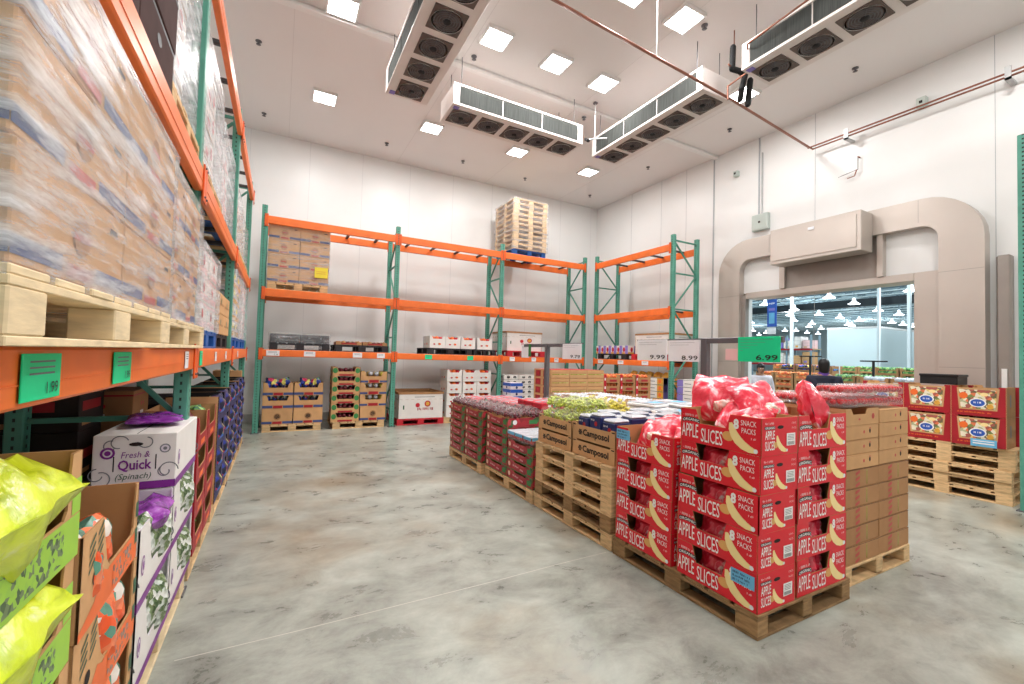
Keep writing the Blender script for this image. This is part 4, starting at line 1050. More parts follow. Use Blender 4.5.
# ================================================================ SQUASH CARTONS BY THE DOORWAY
def veg_carton():
    o = empty('vegetable_carton'); L, W, H = 0.475, 0.40, 0.36; mb = MB()
    S = mb.carton(L, W, H, 'red_d', 'kraft', 0.007, (0.17, 0.83, 0.05, 0.02), None, 0, 'kraft')
    for k in 'LR': mb.rect(S[k], 0, 0, W, H, 'kraft_d', 0.001); mb.rect(S[k], W*0.35, H*0.35, W*0.5, H*0.75, 'ink', 0.002)
    sd = S['F']
    mb.decal(sd, [(0.075, 0.075), (L-0.075, 0.075), (L-0.055, H-0.02), (0.055, H-0.02)], 'kraft', 0.001)
    mb.scrib(sd, 0.06, 0.035, 0.018, 'orangep', 0.3)
    mb.build('tray', o)
    p = MB(); p.decal(sd, [(0.09, 0.09), (L-0.09, 0.09), (L-0.075, H-0.04), (0.075, H-0.04)], 'veg', 0.002)
    p.disc(sd, L*0.5, H*0.45, 0.075, 'white', 0.004, 20, 0.055); p.disc(sd, L*0.5, H*0.45, 0.062, 'blue', 0.005, 20, 0.043)
    p.scrib(sd, L*0.5-0.04, H*0.43, 0.02, 'white', 0.08, 0.006); p.disc(sd, L*0.24, H*0.68, 0.04, 'orangep', 0.003, 14); p.disc(sd, L*0.72, H*0.34, 0.03, 'gold', 0.003, 12)
    p.disc(sd, L*0.62, H*0.74, 0.035, 'cream', 0.003, 12, 0.022); p.build('window_picture', o)
    f = MB(); f.box(-L/2+.01, -W/2+.01, H*0.6, L/2-.01, W/2-.01, H-0.06, 'veg', 0.02); f.build('packed_bags', o)
    return Proto(o, 'carton')
VC = veg_carton(); SR = -87
sq0 = Vector((7.50, 1.78, 0)); su = Vector((math.sin(R(3)), math.cos(R(3)), 0)); sn = Vector((math.cos(R(3)), -math.sin(R(3)), 0))
for i in range(5):
    q = sq0+su*0.61+sn*0.51
    PW.put(q.x+random.uniform(-.02, .02), q.y+random.uniform(-.02, .02), i*0.1295, 93+random.uniform(-1.2, 1.2), f'wooden pallet, {lay(i,5)} in the stack of five by the doorway', 'pallets under the vegetable cartons', (1, 1, 0.92))
zs = 5*0.1295+0.003
VSC = []
for c_ in range(3):
    for l in range(2):
        q = sq0+su*(0.24+c_*0.485)+sn*0.22
        VC.put(q.x, q.y, zs+l*0.362, SR, f'dark red vegetable carton, {("lower","upper")[l]}, {("right","middle","left")[c_]} column on pallets by doorway', 'vegetable cartons')
        if l == 0 or c_ == 0:
            q = sq0+su*(0.24+c_*0.485)+sn*0.66
            VC.put(q.x, q.y, zs+l*0.362, SR, f'dark red vegetable carton, {("lower","upper")[l]}, {("right","middle","left")[c_]} column, rear row by doorway', 'vegetable cartons')
q = sq0+su*0.1-sn*0.012
lb = MB(); lb.box(-0.11, -0.004, 0, 0.11, 0, 0.09, 'sky', 0.001); lb.rect(Side((-0.11, -0.004, 0), (1, 0, 0)), 0.02, 0.03, 0.2, 0.045, 'tagw'); lb.rect(Side((-0.11, -0.004, 0), (1, 0, 0)), 0.02, 0.06, 0.2, 0.07, 'tagw')
o = lb.build('price_card'); o.location = (q.x+su.x*0.06, q.y+su.y*0.06, zs+0.003); o.rotation_euler = (0, 0, R(SR)); tag(o, 'light blue price card leaning on the lower right vegetable carton', 'price card')
bt = MB(); bt.carton(0.36, 0.4, 0.12, 'black', 'black', 0.01); bt.box(-0.19, -0.21, 0.10, 0.19, 0.21, 0.13, 'black', 0.005)
q = sq0+su*0.62+sn*0.26; o = bt.build('black_crate'); o.location = (q.x, q.y, zs+0.726); o.rotation_euler = (0, 0, R(SR)); tag(o, 'black plastic crate lying on top of the vegetable cartons', 'crate')

# ================================================================ SIGN STANDS OF THE ISLAND
def sign_stand(x, y, y0, y1, h, z0, label):
    o = empty('sign_stand'); o.location = (x, y, z0)
    mb = MB(); mb.box(-0.03, -0.034, 0, 0.03, 0.034, h-z0, 'grey', 0.006); mb.build('pole', o)
    mb = MB(); mb.box(-0.02, y0-y, h-z0-0.05, 0.02, y1-y, h-z0, 'grey', 0.005); mb.build('crossbar', o)
    mb = MB(); mb.box(-0.12, -0.12, 0, 0.12, 0.12, 0.015, 'grey', 0.004); mb.build('base', o); tag(o, label, 'sign stand')
sign_stand(3.53, 2.74, 2.02, 2.774, 1.80, 0.0, 'grey metal sign frame standing behind the apple cartons, green sign on it')
sign_stand(3.53, 5.47, 5.1, 6.15, 1.78, 0.0, 'dark grey T shaped sign stand rising from the grape trays')
mb = MB(); mb.box(3.525, 2.74, 1.785, 3.535, 3.62, 1.80, 'grey'); o = mb.build('sign_rail'); tag(o, 'thin rail holding the two white price signs beside the grey frame', 'sign rail')
def sign(x, ya, yb, z0, z1, m, price, label, lines=4):
    """vertical card in the plane x, read from the aisle"""
    wd = abs(yb-ya); o = empty('price_sign'); mb = MB(); h = z1-z0
    mb.box(-0.004, -wd/2, 0, 0.004, wd/2, h, m, 0.001); mb.build('card', o)
    sd = Side((-0.004, wd/2, 0), (0, -1, 0)); t = MB()
    if price: t.text(sd, price, wd*0.95, h*0.08, h*0.2, 'black', 0.002, width=wd*0.5 if len(price) > 3 else None, align='R', bold=0.01)
    for i in range(lines): t.rect(sd, wd*0.06, h*(0.88-i*0.11), wd*(0.85-0.18*i), h*(0.89-i*0.11), 'ink')
    t.build('print', o); o.location = (x, (ya+yb)/2, z0); tag(o, label, 'price sign')
sign(3.515, 3.60, 3.185, 1.575, 1.795, 'tagw', '9.99', 'white price sign reading 9.99 above the island', 2)
sign(3.515, 3.165, 2.79, 1.575, 1.785, 'tagw', '8.99', 'white price sign reading 8.99 beside the grey sign frame', 2)
sign(3.50, 2.39, 2.03, 1.59, 1.80, 'tag', '6.99', 'bright green price sign reading 6.99 above the apple cartons', 5)
sign(3.53, 2.53, 2.40, 1.60, 1.70, 'pinkw', '', 'pale pink card hanging left of the green price sign', 0)
sign(3.515, 5.05, 4.62, 1.56, 1.77, 'tagw', '9.79', 'white price sign right of the T shaped sign stand', 2)
sign(3.515, 6.22, 5.98, 1.56, 1.77, 'tagw', '', 'small white price sign left of the T shaped sign stand', 2)
sign(3.50, 5.97, 5.90, 1.58, 1.78, 'green', '', 'narrow green strip hanging on the T shaped sign stand', 0)
mb = MB(); mb.box(3.525, 4.6, 1.765, 3.535, 5.1, 1.78, 'grey'); o = mb.build('sign_rail'); tag(o, 'thin rail extending right from the T shaped sign stand', 'sign rail')

# ================================================================ GENERIC PRINTED CARTONS
def printed(name, L, W, H, base, decs, tape=None, open_=None, fill=None, fcol=None):
    o = empty(name); mb = MB()
    if open_: S = mb.carton(L, W, H, base, 'kraft_in' if base.startswith('kraft') else base, 0.006, open_)
    else: S = mb.closed(L, W, H, base, tape)
    for d in decs:
        for k in d[0]:
            wd = L if k in 'FB' else W; sd = S[k]
            if d[1] == 'r': mb.rect(sd, d[2]*wd, d[3]*H, d[4]*wd, d[5]*H, d[6], 0.0015 if len(d) < 8 else d[7])
            if d[1] == 'd': mb.disc(sd, d[2]*wd, d[3]*H, d[4]*H, d[5], 0.0025, 16, (d[6] if len(d) > 6 else d[4])*H)
            if d[1] == 't': mb.text(sd, d[5], d[2]*wd, d[3]*H, d[4]*H, d[6], 0.0035, width=d[7]*wd, align='L')
    mb.build('tray' if open_ else 'box', o)
    if fill:
        f = MB(); m_, r_, zf = fill
        nx_ = max(2, int(L/r_/2.2)); ny_ = max(2, int(W/r_/2.2))
        for i in range(nx_):
            for j in range(ny_):
                f.ball((-L/2+0.02+(L-.04)*(i+.5)/nx_+random.uniform(-.01, .01), -W/2+0.02+(W-.04)*(j+.5)/ny_, H*zf+random.uniform(-.01, .01)), r_, m_ if isinstance(m_, str) else random.choice(m_), 6, 5)
        f.build('contents', o)
    return Proto(o, 'carton')
# wrapped apple-like cartons with blue bands
def band_carton(L, W, H):
    return printed('blue_banded_carton', L, W, H, 'kraft', [('FBLR', 'r', 0, 0.08, 0.34, 0.24, 'band'), ('FBLR', 'r', 0.66, 0.08, 1, 0.24, 'band'), ('FBLR', 'd', 0.5, 0.5, 0.22, 'kraft_d', 0.2), ('FBLR', 'r', 0.42, 0.45, 0.58, 0.52, 'tape', 0.003), ('FBLR', 'r', 0.38, 0.06, 0.62, 0.18, 'tape', 0.002), ('FBLR', 'r', 0.8, 0.75, 0.9, 0.81, 'dark', 0.002)])
def film(x0, y0, z0, x1, y1, z1, label, m='film', seed=0, n=14):
    """one skin of stretch film wound round a load, open underneath"""
    mb = MB(); cx, cy = (x0+x1)/2, (y0+y1)/2; L_, W_, H_ = x1-x0, y1-y0, z1-z0
    per = []; K = n
    for a in range(4*K):
        s_, t = divmod(a, K); t = t/K
        p = ((-L_/2+L_*t, -W_/2), (L_/2, -W_/2+W_*t), (L_/2-L_*t, W_/2), (-L_/2, W_/2-W_*t))[s_]; per.append(p)
    rows = n; vs_ = []
    for j in range(rows+1):
        for (a, b) in per:
            k = 1+0.012*noise.noise(Vector((a*3+seed, b*3, j*0.9)))+0.006; zz_ = H_*j/rows
            vs_.append((a*k, b*k, zz_+0.02*noise.noise(Vector((a*2, b*2, seed+j)))*(0 < j < rows)))
    P = len(per)
    fs = [(j*P+i, j*P+(i+1) % P, (j+1)*P+(i+1) % P, (j+1)*P+i) for j in range(rows) for i in range(P)]
    mb.faces(vs_, fs, m, True)
    top = [(a*1.0, b*1.0, H_+0.003) for a, b in per]; mb.faces(top, [tuple(range(P))], m)
    o = mb.build('stretch_film'); o.location = (cx, cy, z0); tag(o, label, 'stretch film', 'stretch film round pallet loads'); return o

# ================================================================ LEFT RACK: WRAPPED LOADS ON THE BEAMS
Z1, Z2 = 1.572, 2.742
BA = band_carton(0.605, 0.50, 0.218)
PP.put(-0.91, 1.64, Z1, 90, 'pale wooden pallet on the lowest left beam nearest the camera')
for i in range(2):
    stack(BA, [(-0.66, 1.335+i*0.615, FE, f'of {("near","far")[i]} column')], Z1+PH, 3, 0.220, 'large banded carton under film', 'of nearest left load', 'cartons of the nearest left load')
film(-1.0, 1.03, Z1+PH-0.02, -0.405, 2.27, Z1+PH+0.668, 'stretch film round the nearest load on the left rack', 'film', 1)
BB = band_carton(0.45, 0.42, 0.236)
PP.put(-0.96, 2.95, Z1, 90, 'pale wooden pallet, second on the lowest left beam')
for r_, xx in (('front', -0.69), ('back', -1.13)):
    for i in range(2):
        if r_ == 'back' and i == 1: continue
        stack(BB, [(xx, 2.70+i*0.46, FE, f'of {("near","far")[i]} column, {r_} row,')], Z1+PH, 3, 0.239, 'banded carton', 'second left load', 'cartons of the second left load')
film(-1.36, 2.46, Z1+PH-0.02, -0.46, 3.41, Z1+PH+0.73, 'stretch film round the second load on the left rack', 'film', 2)
PKC = printed('pink_printed_carton', 0.48, 0.40, 0.20, 'whiteb', [('FBLR', 'r', 0.05, 0.1, 0.95, 0.35, 'pinkw'), ('FBLR', 'd', 0.5, 0.6, 0.22, 'crim', 0.2), ('FBLR', 'r', 0, 0.9, 1, 1, 'pinkw')])
BRC = printed('brown_printed_carton', 0.50, 0.40, 0.20, 'kraft', [('FBLR', 'r', 0.1, 0.4, 0.9, 0.5, 'kraft_d'), ('FBLR', 'd', 0.5, 0.6, 0.15, 'dgreen', 0.15)])
YLC = printed('yellow_printed_carton', 0.48, 0.40, 0.20, 'lightb', [('FBLR', 'r', 0, 0.1, 1, 0.4, 'gold'), ('FBLR', 'r', 0, 0.6, 0.5, 0.9, 'yellow'), ('FBLR', 'd', 0.7, 0.65, 0.2, 'dgreen', 0.2)])
RLC = printed('red_lettered_carton', 0.50, 0.42, 0.235, 'whiteb', [('FBLR', 'r', 0.1, 0.15, 0.4, 0.45, 'crim'), ('FBLR', 'd', 0.7, 0.6, 0.2, 'crim', 0.25), ('FBLR', 'r', 0, 0, 1, 0.06, 'kraft_d')])
PB.put(-0.98, 4.22, Z1, 90, 'blue pallet on the lowest left beam past the first post')
for i in range(2): stack(PKC, [(-0.72, 3.97+i*0.49, FE, f'of {("near","far")[i]} column')], Z1+PH, 3, 0.202, 'pink and white carton', 'on the blue pallet', 'pink cartons in the second left bay')
film(-0.95, 3.71, Z1+PH-0.01, -0.49, 4.72, Z1+PH+0.62, 'heavy stretch film round pink cartons in the second left bay', 'film', 3)
PK.put(-0.98, 5.40, Z1, 90, 'black pallet on the lowest left beam in the second bay')
for i in range(2): stack(BRC, [(-0.72, 5.15+i*0.51, FE, f'of {("near","far")[i]} column')], Z1+PH, 2, 0.202, 'small brown carton', 'on the black pallet at left', 'brown cartons in the second left bay')
for k, (yy, c_) in enumerate(((6.75, 'first'), (7.9, 'second'))):
    PB.put(-0.98, yy, Z1, 90, f'blue pallet, {c_} in the farthest bay on lowest left beam')
    for i in range(2): stack(YLC if k == 0 else PKC, [(-0.72, yy-0.25+i*0.49, FE, f'of {("near","far")[i]} column')], Z1+PH, 4, 0.202, f'{("yellow","pink")[k]} printed carton', 'farthest left bay, lowest beam', 'printed cartons of the farthest left bay')
    film(-0.95, yy-0.51, Z1+PH-0.01, -0.49, yy+0.51, Z1+PH+0.83, f'stretch film round the {c_} load in farthest left bay, lowest beam', 'film', 5+k)
# middle level
DTR = printed('dark_tray', 0.55, 0.45, 0.25, 'dbrown', [('FBLR', 'r', 0, 0.93, 1, 1, 'bar'), ('FBLR', 'd', 0.5, 0.6, 0.15, 'black', 0.1)])
PW.put(-1.02, 3.08, Z2, 90, 'wooden pallet under the crumpled film load on the middle left beam', None, (0.72, 1, 1))
for i in range(2): stack(DTR, [(-0.73, 1.72+i*0.57+0.06, FE, f'of {("near","far")[i]} column')], Z2+0.002, 5, 0.252, 'dark plastic tray', 'on the middle left beam', 'dark trays on the middle left beam')
stack(RLC, [(-0.80, 3.04, FE, 'of the column')], Z2+PH, 4, 0.237, 'white red-printed carton', 'beside the dark trays', 'white cartons on the middle left beam')
film(-1.1, 2.70, Z2+0.01, -0.525, 3.38, Z2+PH+0.98, 'thick crumpled stretch film hanging over the middle left beam', 'film_h', 9)
for k, yy in enumerate((4.2, 5.4, 6.75, 7.95)):
    c_ = ('first', 'second', 'third', 'fourth')[k]
    (PW, PB, PW, PW)[k].put(-1.03, yy, Z2, 90, f'pallet, {c_} past the first post on the middle left beam')
    for i in range(2): stack((RLC, PKC, RLC, BRC)[k], [(-0.80, yy-0.26+i*0.52, FE, f'of {("near","far")[i]} column')], Z2+PH, (4, 4, 3, 3)[k], (0.237, 0.202, 0.237, 0.202)[k], 'film-covered carton', f'of {c_} far load, middle left beam', 'cartons on the middle left beam')
    film(-1.06, yy-0.54, Z2+PH-0.02, -0.53, yy+0.54, Z2+PH+(0.97, 0.83, 0.73, 0.62)[k], f'stretch film round the {c_} far load on the middle left beam', 'film_h' if k < 2 else 'film', 11+k)

# ================================================================ LEFT RACK: OPEN PRODUCE BOXES ON THE FLOOR
for i, yy in enumerate((1.62, 2.90, 4.25, 5.45, 6.75, 7.95)):
    (PW if i != 1 else PP).put(-0.99, yy, 0, 90, 'wooden pallet under left rack carrying the ' + ('lime and orange boxes', 'white spinach boxes', 'dark red boxes', 'first navy boxes', 'middle navy boxes', 'last navy boxes')[i])
def lip_box(name, L, W, H, mo, mi_, lip, decfn=None, nc=0.1, fc=0.1):
    """open-fronted display box: low lip in front, tall back, sloping cheeks; front faces -y"""
    o = empty(name); mb = MB(); S = sides(L, W); t = 0.006
    mb.prism(S['F'], [(0, 0), (L, 0), (L, H), (L*(1-fc), H), (L*(1-fc-0.03), lip+0.02), (L*(1-fc-0.06), lip), (L*(nc+0.14), lip), (L*(nc+0.09), lip+0.03), (L*(nc+0.03), H*0.8), (L*nc, H), (0, H)], t, mo, mi_)
    mb.prism(S['B'], [(0, 0), (L, 0), (L, H), (0, H)], t, mo, mi_)
    for k in 'LR': mb.prism(S[k], [(0, 0), (W, 0), (W, H), (0, H)], t, 'kraft' if mo != 'whiteb' else mo, mi_)
    mb.box(-L/2+t, -W/2+t, 0, L/2-t, W/2-t, t, mi_)
    if decfn: decfn(mb, S, L, W, H, lip)
    mb.build('tray', o); return Proto(o, 'produce box')
def marks(mb, sd, a, b, m='dgreen'):
    for i in range(4): mb.decal(sd, [(a, b+i*0.025), (a+0.05, b+i*0.025+0.03), (a+0.045, b+i*0.025+0.038), (a, b+i*0.025+0.01)], m, 0.0015)
def dec_lime(mb, S, L, W, H, lip):
    sd = S['F']; mb.rect(sd, 0.0, 0.0, L, lip-0.004, 'lime', 0.001); mb.rect(sd, L*0.14, lip*0.12, L*0.84, lip*0.86, 'limeprint', 0.002)
    mb.rect(sd, L*0.91, lip, L, H*0.75, 'lime', 0.001)
    for k in 'LR':
        for i in range(2): mb.decal(S[k], [(W*0.7, H*0.2+i*0.1), (W, H*0.4+i*0.1), (W, H*0.2+i*0.1), (W*0.7, H*0.0+i*0.1)][::-1], 'dgreen', 0.0015)
        marks(mb, S[k], W*0.4, H*0.45)
def dec_orange(mb, S, L, W, H, lip):
    sd = S['F']; mb.rect(sd, L*0.42, 0.0, L, lip-0.004, 'orangep', 0.001); mb.rect(sd, L*0.5, lip*0.15, L*0.88, lip*0.82, 'orprint', 0.002)
    mb.decal(sd, [(0, 0), (L*0.42, 0), (L*0.42, lip*0.9), (L*0.34, lip*1.1), (L*0.2, lip*0.5), (0, lip*0.2)], 'orangep', 0.0012)
    mb.disc(sd, L*0.2, H*0.45, 0.022, 'dark', 0.0015, 14); marks(mb, sd, L*0.1, H*0.55); marks(mb, sd, L*0.22, H*0.6)
    for i in range(2): mb.rect(sd, L*0.94, H*(0.2+i*0.35), L, H*(0.4+i*0.35), 'dgreen', 0.0015)
    for k in 'LR': marks(mb, S[k], W*0.5, H*0.5)
def swirl(mb, sd, a, b, r, m, a0=0, a1=300, wd=0.0025, gr=0.35):
    n = 16
    for i in range(n):
        t0, t1 = i/n, (i+1)/n; A0, A1 = R(a0+(a1-a0)*t0), R(a0+(a1-a0)*t1); r0, r1 = r*(1-gr*t0), r*(1-gr*t1)
        mb.decal(sd, [(a+(r0-wd)*math.cos(A0), b+(r0-wd)*math.sin(A0)), (a+(r0+wd)*math.cos(A0), b+(r0+wd)*math.sin(A0)), (a+(r1+wd)*math.cos(A1), b+(r1+wd)*math.sin(A1)), (a+(r1-wd)*math.cos(A1), b+(r1-wd)*math.sin(A1))], m, 0.0015)
def dec_white(mb, S, L, W, H, lip):
    sd = S['F']; mb.rect(sd, 0, 0, L, 0.04, 'purple', 0.0015)
    for x in (0.07,):
        mb.disc(sd, x, H*0.5, 0.026, 'purple', 0.0015, 18, 0.042); mb.disc(sd, x, H*0.5, 0.019, 'lightb', 0.002, 18, 0.034); mb.disc(sd, x, H*0.5, 0.012, 'purple', 0.0025, 12, 0.02)
    for k in 'LR':
        sd = S[k]; mb.rect(sd, 0, 0, W, 0.04, 'purple', 0.0015)
        mb.disc(sd, 0.06, H*0.68, 0.03, 'purple', 0.0015, 16); mb.disc(sd, 0.06, H*0.68, 0.02, 'lightb', 0.002, 16); mb.disc(sd, 0.06, H*0.68, 0.013, 'purple', 0.0025, 12)
        mb.disc(sd, W-0.05, H*0.72, 0.024, 'ink', 0.0015, 14); mb.disc(sd, W-0.05, H*0.72, 0.018, 'lightb', 0.002, 14); mb.disc(sd, W-0.05, H*0.72, 0.009, 'ink', 0.0025, 10)
        mb.text(sd, 'Fresh &', W*0.5, H*0.58, 0.032, 'purple', width=W*0.34, align='C', slant=0.15); mb.text(sd, 'Quick', W*0.5, H*0.37, 0.05, 'purple', width=W*0.4, align='C', bold=0.02); mb.text(sd, '(Spinach)', W*0.48, H*0.2, 0.03, 'dgreen', width=W*0.42, align='C', slant=0.25)
        mb.rect(sd, W*0.24, H*0.35, W*0.255, H*0.62, 'black', 0.002); mb.rect(sd, W*0.74, H*0.35, W*0.755, H*0.62, 'black', 0.002); mb.disc(sd, W*0.5, H*0.82, 0.03, 'dark', 0.002, 12, 0.01)
        for a, b, r_, s0 in ((0.06, 0.3, 0.035, 90), (0.1, 0.24, 0.05, 200), (0.3, 0.85, 0.04, 20), (0.86, 0.3, 0.03, 120), (0.9, 0.32, 0.045, 0), (0.62, 0.86, 0.035, 180), (0.2, 0.8, 0.03, 70)): swirl(mb, sd, a*W, b*H, r_, 'ink', s0, s0+260)
LB = lip_box('lime_produce_box', 0.60, 0.40, 0.285, 'kraft', 'kraft_in', 0.12, dec_lime, 0.02, 0.1)
OB = lip_box('orange_produce_box', 0.60, 0.40, 0.295, 'kraft', 'kraft_in', 0.11, dec_orange, 0.3, 0.06)
WB = lip_box('spinach_box', 0.64, 0.40, 0.338, 'whiteb', 'lightb', 0.12, dec_white, 0.24, 0.03)
LBG = 'lime green printed produce boxes'; fx = -0.47-0.2
for i in range(4): LB.put(fx, 1.33, PH+0.001+i*0.287, FE+random.uniform(-.8, .8), f'lime printed produce box, {lay(i,4)} in the stack nearest the camera', LBG)
for i in range(3): OB.put(fx, 1.96, PH+0.001+i*0.297, FE+random.uniform(-.8, .8), f'orange printed produce box, {lay(i,3)} in the stack beside the lime ones', 'orange printed produce boxes')
for i in range(2): WB.put(fx, 2.62, PH+0.001+i*0.34, FE, f'white and purple spinach box, {lay(i,2)} in the low stack beside the orange boxes', 'white and purple spinach boxes')
for i in range(2): WB.put(fx, 3.27, PH+0.001+i*0.34, FE, f'white and purple spinach box, {lay(i,2)} under the closed box by the post', 'white and purple spinach boxes')
def wclosed():
    o = empty('spinach_box'); L, W, H = 0.64, 0.345, 0.29; mb = MB(); S = mb.closed(L, W, H, 'whiteb'); dec_white(mb, S, L, W, H, 0.1); mb.build('box', o)
    p = MB(); top = Side((-L/2, -W/2, H), (1, 0, 0), (0, 1, 0))
    p.pillow(0.42, 0.26, 0.05, 'purplebag', 12); q = p.build('purple_film', o); q.rotation_euler = (R(90), 0, R(10)); q.location = (0.05, 0.13, H+0.03); return Proto(o, 'produce box')
WC = wclosed(); WC.put(fx+0.03, 3.27, PH+0.683, FE, 'closed white spinach box with purple lettering, topmost beside the rack post', 'white and purple spinach boxes')
# bags in those boxes
LBAG = bag_proto('lettuce_bag', 0.50, 0.33, 0.26, 'limebag', 21); OLB = bag_proto('lettuce_bag', 0.5, 0.30, 0.16, 'olivebag', 22)
OBAG = bag_proto('clementine_bag', 0.40, 0.30, 0.15, 'orangebag', 23); PBAG = bag_proto('spinach_bag', 0.48, 0.29, 0.16, 'greens', 24); PB2 = bag_proto('spinach_bag', 0.42, 0.26, 0.14, 'purplebag', 25)
for i in range(4):
    z_ = PH+i*0.287
    LBAG.put(fx-0.09, 1.32, z_+0.18, (R(84), 0, R(90)), f'shiny lime green lettuce bag sagging over the lip of {lay(i,4)} lime box', 'lime green lettuce bags')
    if i == 3: OLB.put(fx-0.12, 1.20, z_+0.06, (R(-14), 0, R(70)), 'darker olive lettuce bag at the back of the topmost lime box', 'lime green lettuce bags')
for i in range(3):
    z_ = PH+i*0.297
    OBAG.put(fx+0.11, 2.05 if i < 2 else 1.86, z_+0.015, (R(8), 0, R(90)), f'orange patterned bag in the {lay(i,3)} orange box', 'orange patterned bags', (0.9, 1, 0.85))
for i in range(2):
    z_ = PH+i*0.34
    for yy, c_ in ((2.72, 'low stack'), (3.37, 'stack by post')):
        PBAG.put(fx+0.12, yy-0.02, z_+0.03, (R(6), 0, R(90)), f'clear bag of leaves in the {lay(i,2)} spinach box, {c_}', 'bags of leaves')
        if i == 1 and yy < 3: PB2.put(fx-0.02, yy+0.02, z_+0.21, (R(70), 0, R(95)), f'purple printed bag drooping from the {lay(i,2)} spinach box, {c_}', 'purple printed bags')
# further along: dark red boxes then blue bag boxes
DRB = lip_box('dark_red_produce_box', 0.46, 0.40, 0.235, 'red_d', 'kraft_in', 0.10, lambda mb, S, L, W, H, lip: (mb.rect(S['F'], 0, 0, L, lip*0.8, 'red_d', 0.001), mb.rect(S['F'], L*0.3, lip*0.2, L*0.7, lip*0.6, 'orangep', 0.002), [mb.rect(S[k], 0, 0, W, H, 'red_d', 0.001) for k in 'LR']))
POT = bag_proto('dark_bag', 0.34, 0.22, 0.16, 'grape_r', 31); GRB = bag_proto('pear_bag', 0.34, 0.22, 0.16, 'leaf', 32)
for j in range(2):
    for i in range(4):
        DRB.put(fx, 3.92+j*0.48, PH+0.001+i*0.237, FE, f'dark red produce box, {lay(i,4)} of {("near","far")[j]} column past the spinach boxes', 'dark red produce boxes')
        (POT if (i+j) % 2 else GRB).put(fx+0.05, 3.92+j*0.48, PH+i*0.237+0.03, (R(12), 0, R(90)), f'bag of produce in the {lay(i,4)} dark red box, {("near","far")[j]} column', 'bags in the dark red boxes')
BBX = lip_box('navy_produce_box', 0.50, 0.40, 0.245, 'navy', 'black', 0.07, None)
BYB = bag_proto('blue_yellow_bag', 0.44, 0.22, 0.15, 'bagmix', 33)
for j in range(6):
    yy = 5.08+j*0.52+(0.08 if j > 1 else 0)+(0.1 if j > 3 else 0)
    for i in range(4):
        BBX.put(fx, yy, PH+0.001+i*0.247, FE, f'navy produce box, {lay(i,4)} of column {j+1} along the left rack', 'navy boxes of bagged produce')
        BYB.put(fx+0.12, yy, PH+i*0.247+0.03, (R(14), 0, R(90)), f'blue and yellow bag in the {lay(i,4)} navy box, column {j+1}', 'blue and yellow bags')
# dark cartons deeper under the rack
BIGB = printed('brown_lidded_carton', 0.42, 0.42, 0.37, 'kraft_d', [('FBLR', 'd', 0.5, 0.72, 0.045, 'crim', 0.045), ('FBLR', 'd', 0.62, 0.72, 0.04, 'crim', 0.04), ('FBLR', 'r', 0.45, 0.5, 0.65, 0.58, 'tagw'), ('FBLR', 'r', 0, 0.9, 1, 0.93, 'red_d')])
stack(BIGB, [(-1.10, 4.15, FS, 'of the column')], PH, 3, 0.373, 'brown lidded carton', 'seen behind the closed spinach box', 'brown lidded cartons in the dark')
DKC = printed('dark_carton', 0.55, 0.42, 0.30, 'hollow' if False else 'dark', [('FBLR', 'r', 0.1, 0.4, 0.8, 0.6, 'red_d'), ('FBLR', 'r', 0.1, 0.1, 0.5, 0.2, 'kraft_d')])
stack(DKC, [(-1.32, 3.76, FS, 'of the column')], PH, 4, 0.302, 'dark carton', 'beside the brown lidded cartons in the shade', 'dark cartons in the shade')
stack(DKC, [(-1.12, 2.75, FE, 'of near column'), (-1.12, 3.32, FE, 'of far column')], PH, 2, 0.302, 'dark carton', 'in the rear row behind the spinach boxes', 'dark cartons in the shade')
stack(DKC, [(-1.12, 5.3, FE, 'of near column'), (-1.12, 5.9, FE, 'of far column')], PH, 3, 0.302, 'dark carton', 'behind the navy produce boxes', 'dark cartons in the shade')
KB = printed('plain_kraft_carton', 0.55, 0.40, 0.285, 'kraft', [('FBLR', 'r', 0.1, 0.2, 0.4, 0.3, 'kraft_d')])
stack(KB, [(-1.14, 1.33, FE, 'of near column'), (-1.14, 1.96, FE, 'of far column')], PH, 4, 0.287, 'plain kraft carton', 'in the rear row at far left', 'plain kraft cartons at far left')
stack(printed('tall_brown_carton', 0.42, 0.4, 0.30, 'kraft', []), [(-0.72, 8.62, FE, 'of column')], 0.0, 4, 0.302, 'plain brown carton', 'at the far end of left rack', 'plain brown cartons in the left corner')

# ================================================================ BACK RACK GOODS
yb = 9.45
PS.put(0.28, yb+0.53, 0, 0, 'wooden pallet under the cartons with blue bags, back left corner'); PS.put(1.52, yb+0.53, 0, 0, 'wooden pallet under the grape and corn cartons, back wall')
LC = printed('lidded_logo_carton', 0.52, 0.40, 0.30, 'kraft', [('FBLR', 'r', 0, 0.05, 0.33, 0.2, 'band'), ('FBLR', 'r', 0.67, 0.05, 1, 0.2, 'band'), ('FBLR', 'd', 0.5, 0.5, 0.22, 'kraft_d', 0.22), ('FBLR', 'd', 0.5, 0.5, 0.16, 'dark', 0.16), ('FBLR', 'r', 0.35, 0.04, 0.65, 0.2, 'red_d', 0.002)])
LO = printed('open_logo_carton', 0.52, 0.40, 0.245, 'kraft', [('FBLR', 'r', 0, 0.05, 0.33, 0.25, 'band'), ('FBLR', 'r', 0.67, 0.05, 1, 0.25, 'band'), ('FBLR', 'r', 0.35, 0.03, 0.65, 0.25, 'red_d', 0.002)], None, (0.2, 0.8, 0.09, 0.03), (('bagmix',), 0.05, 0.72))
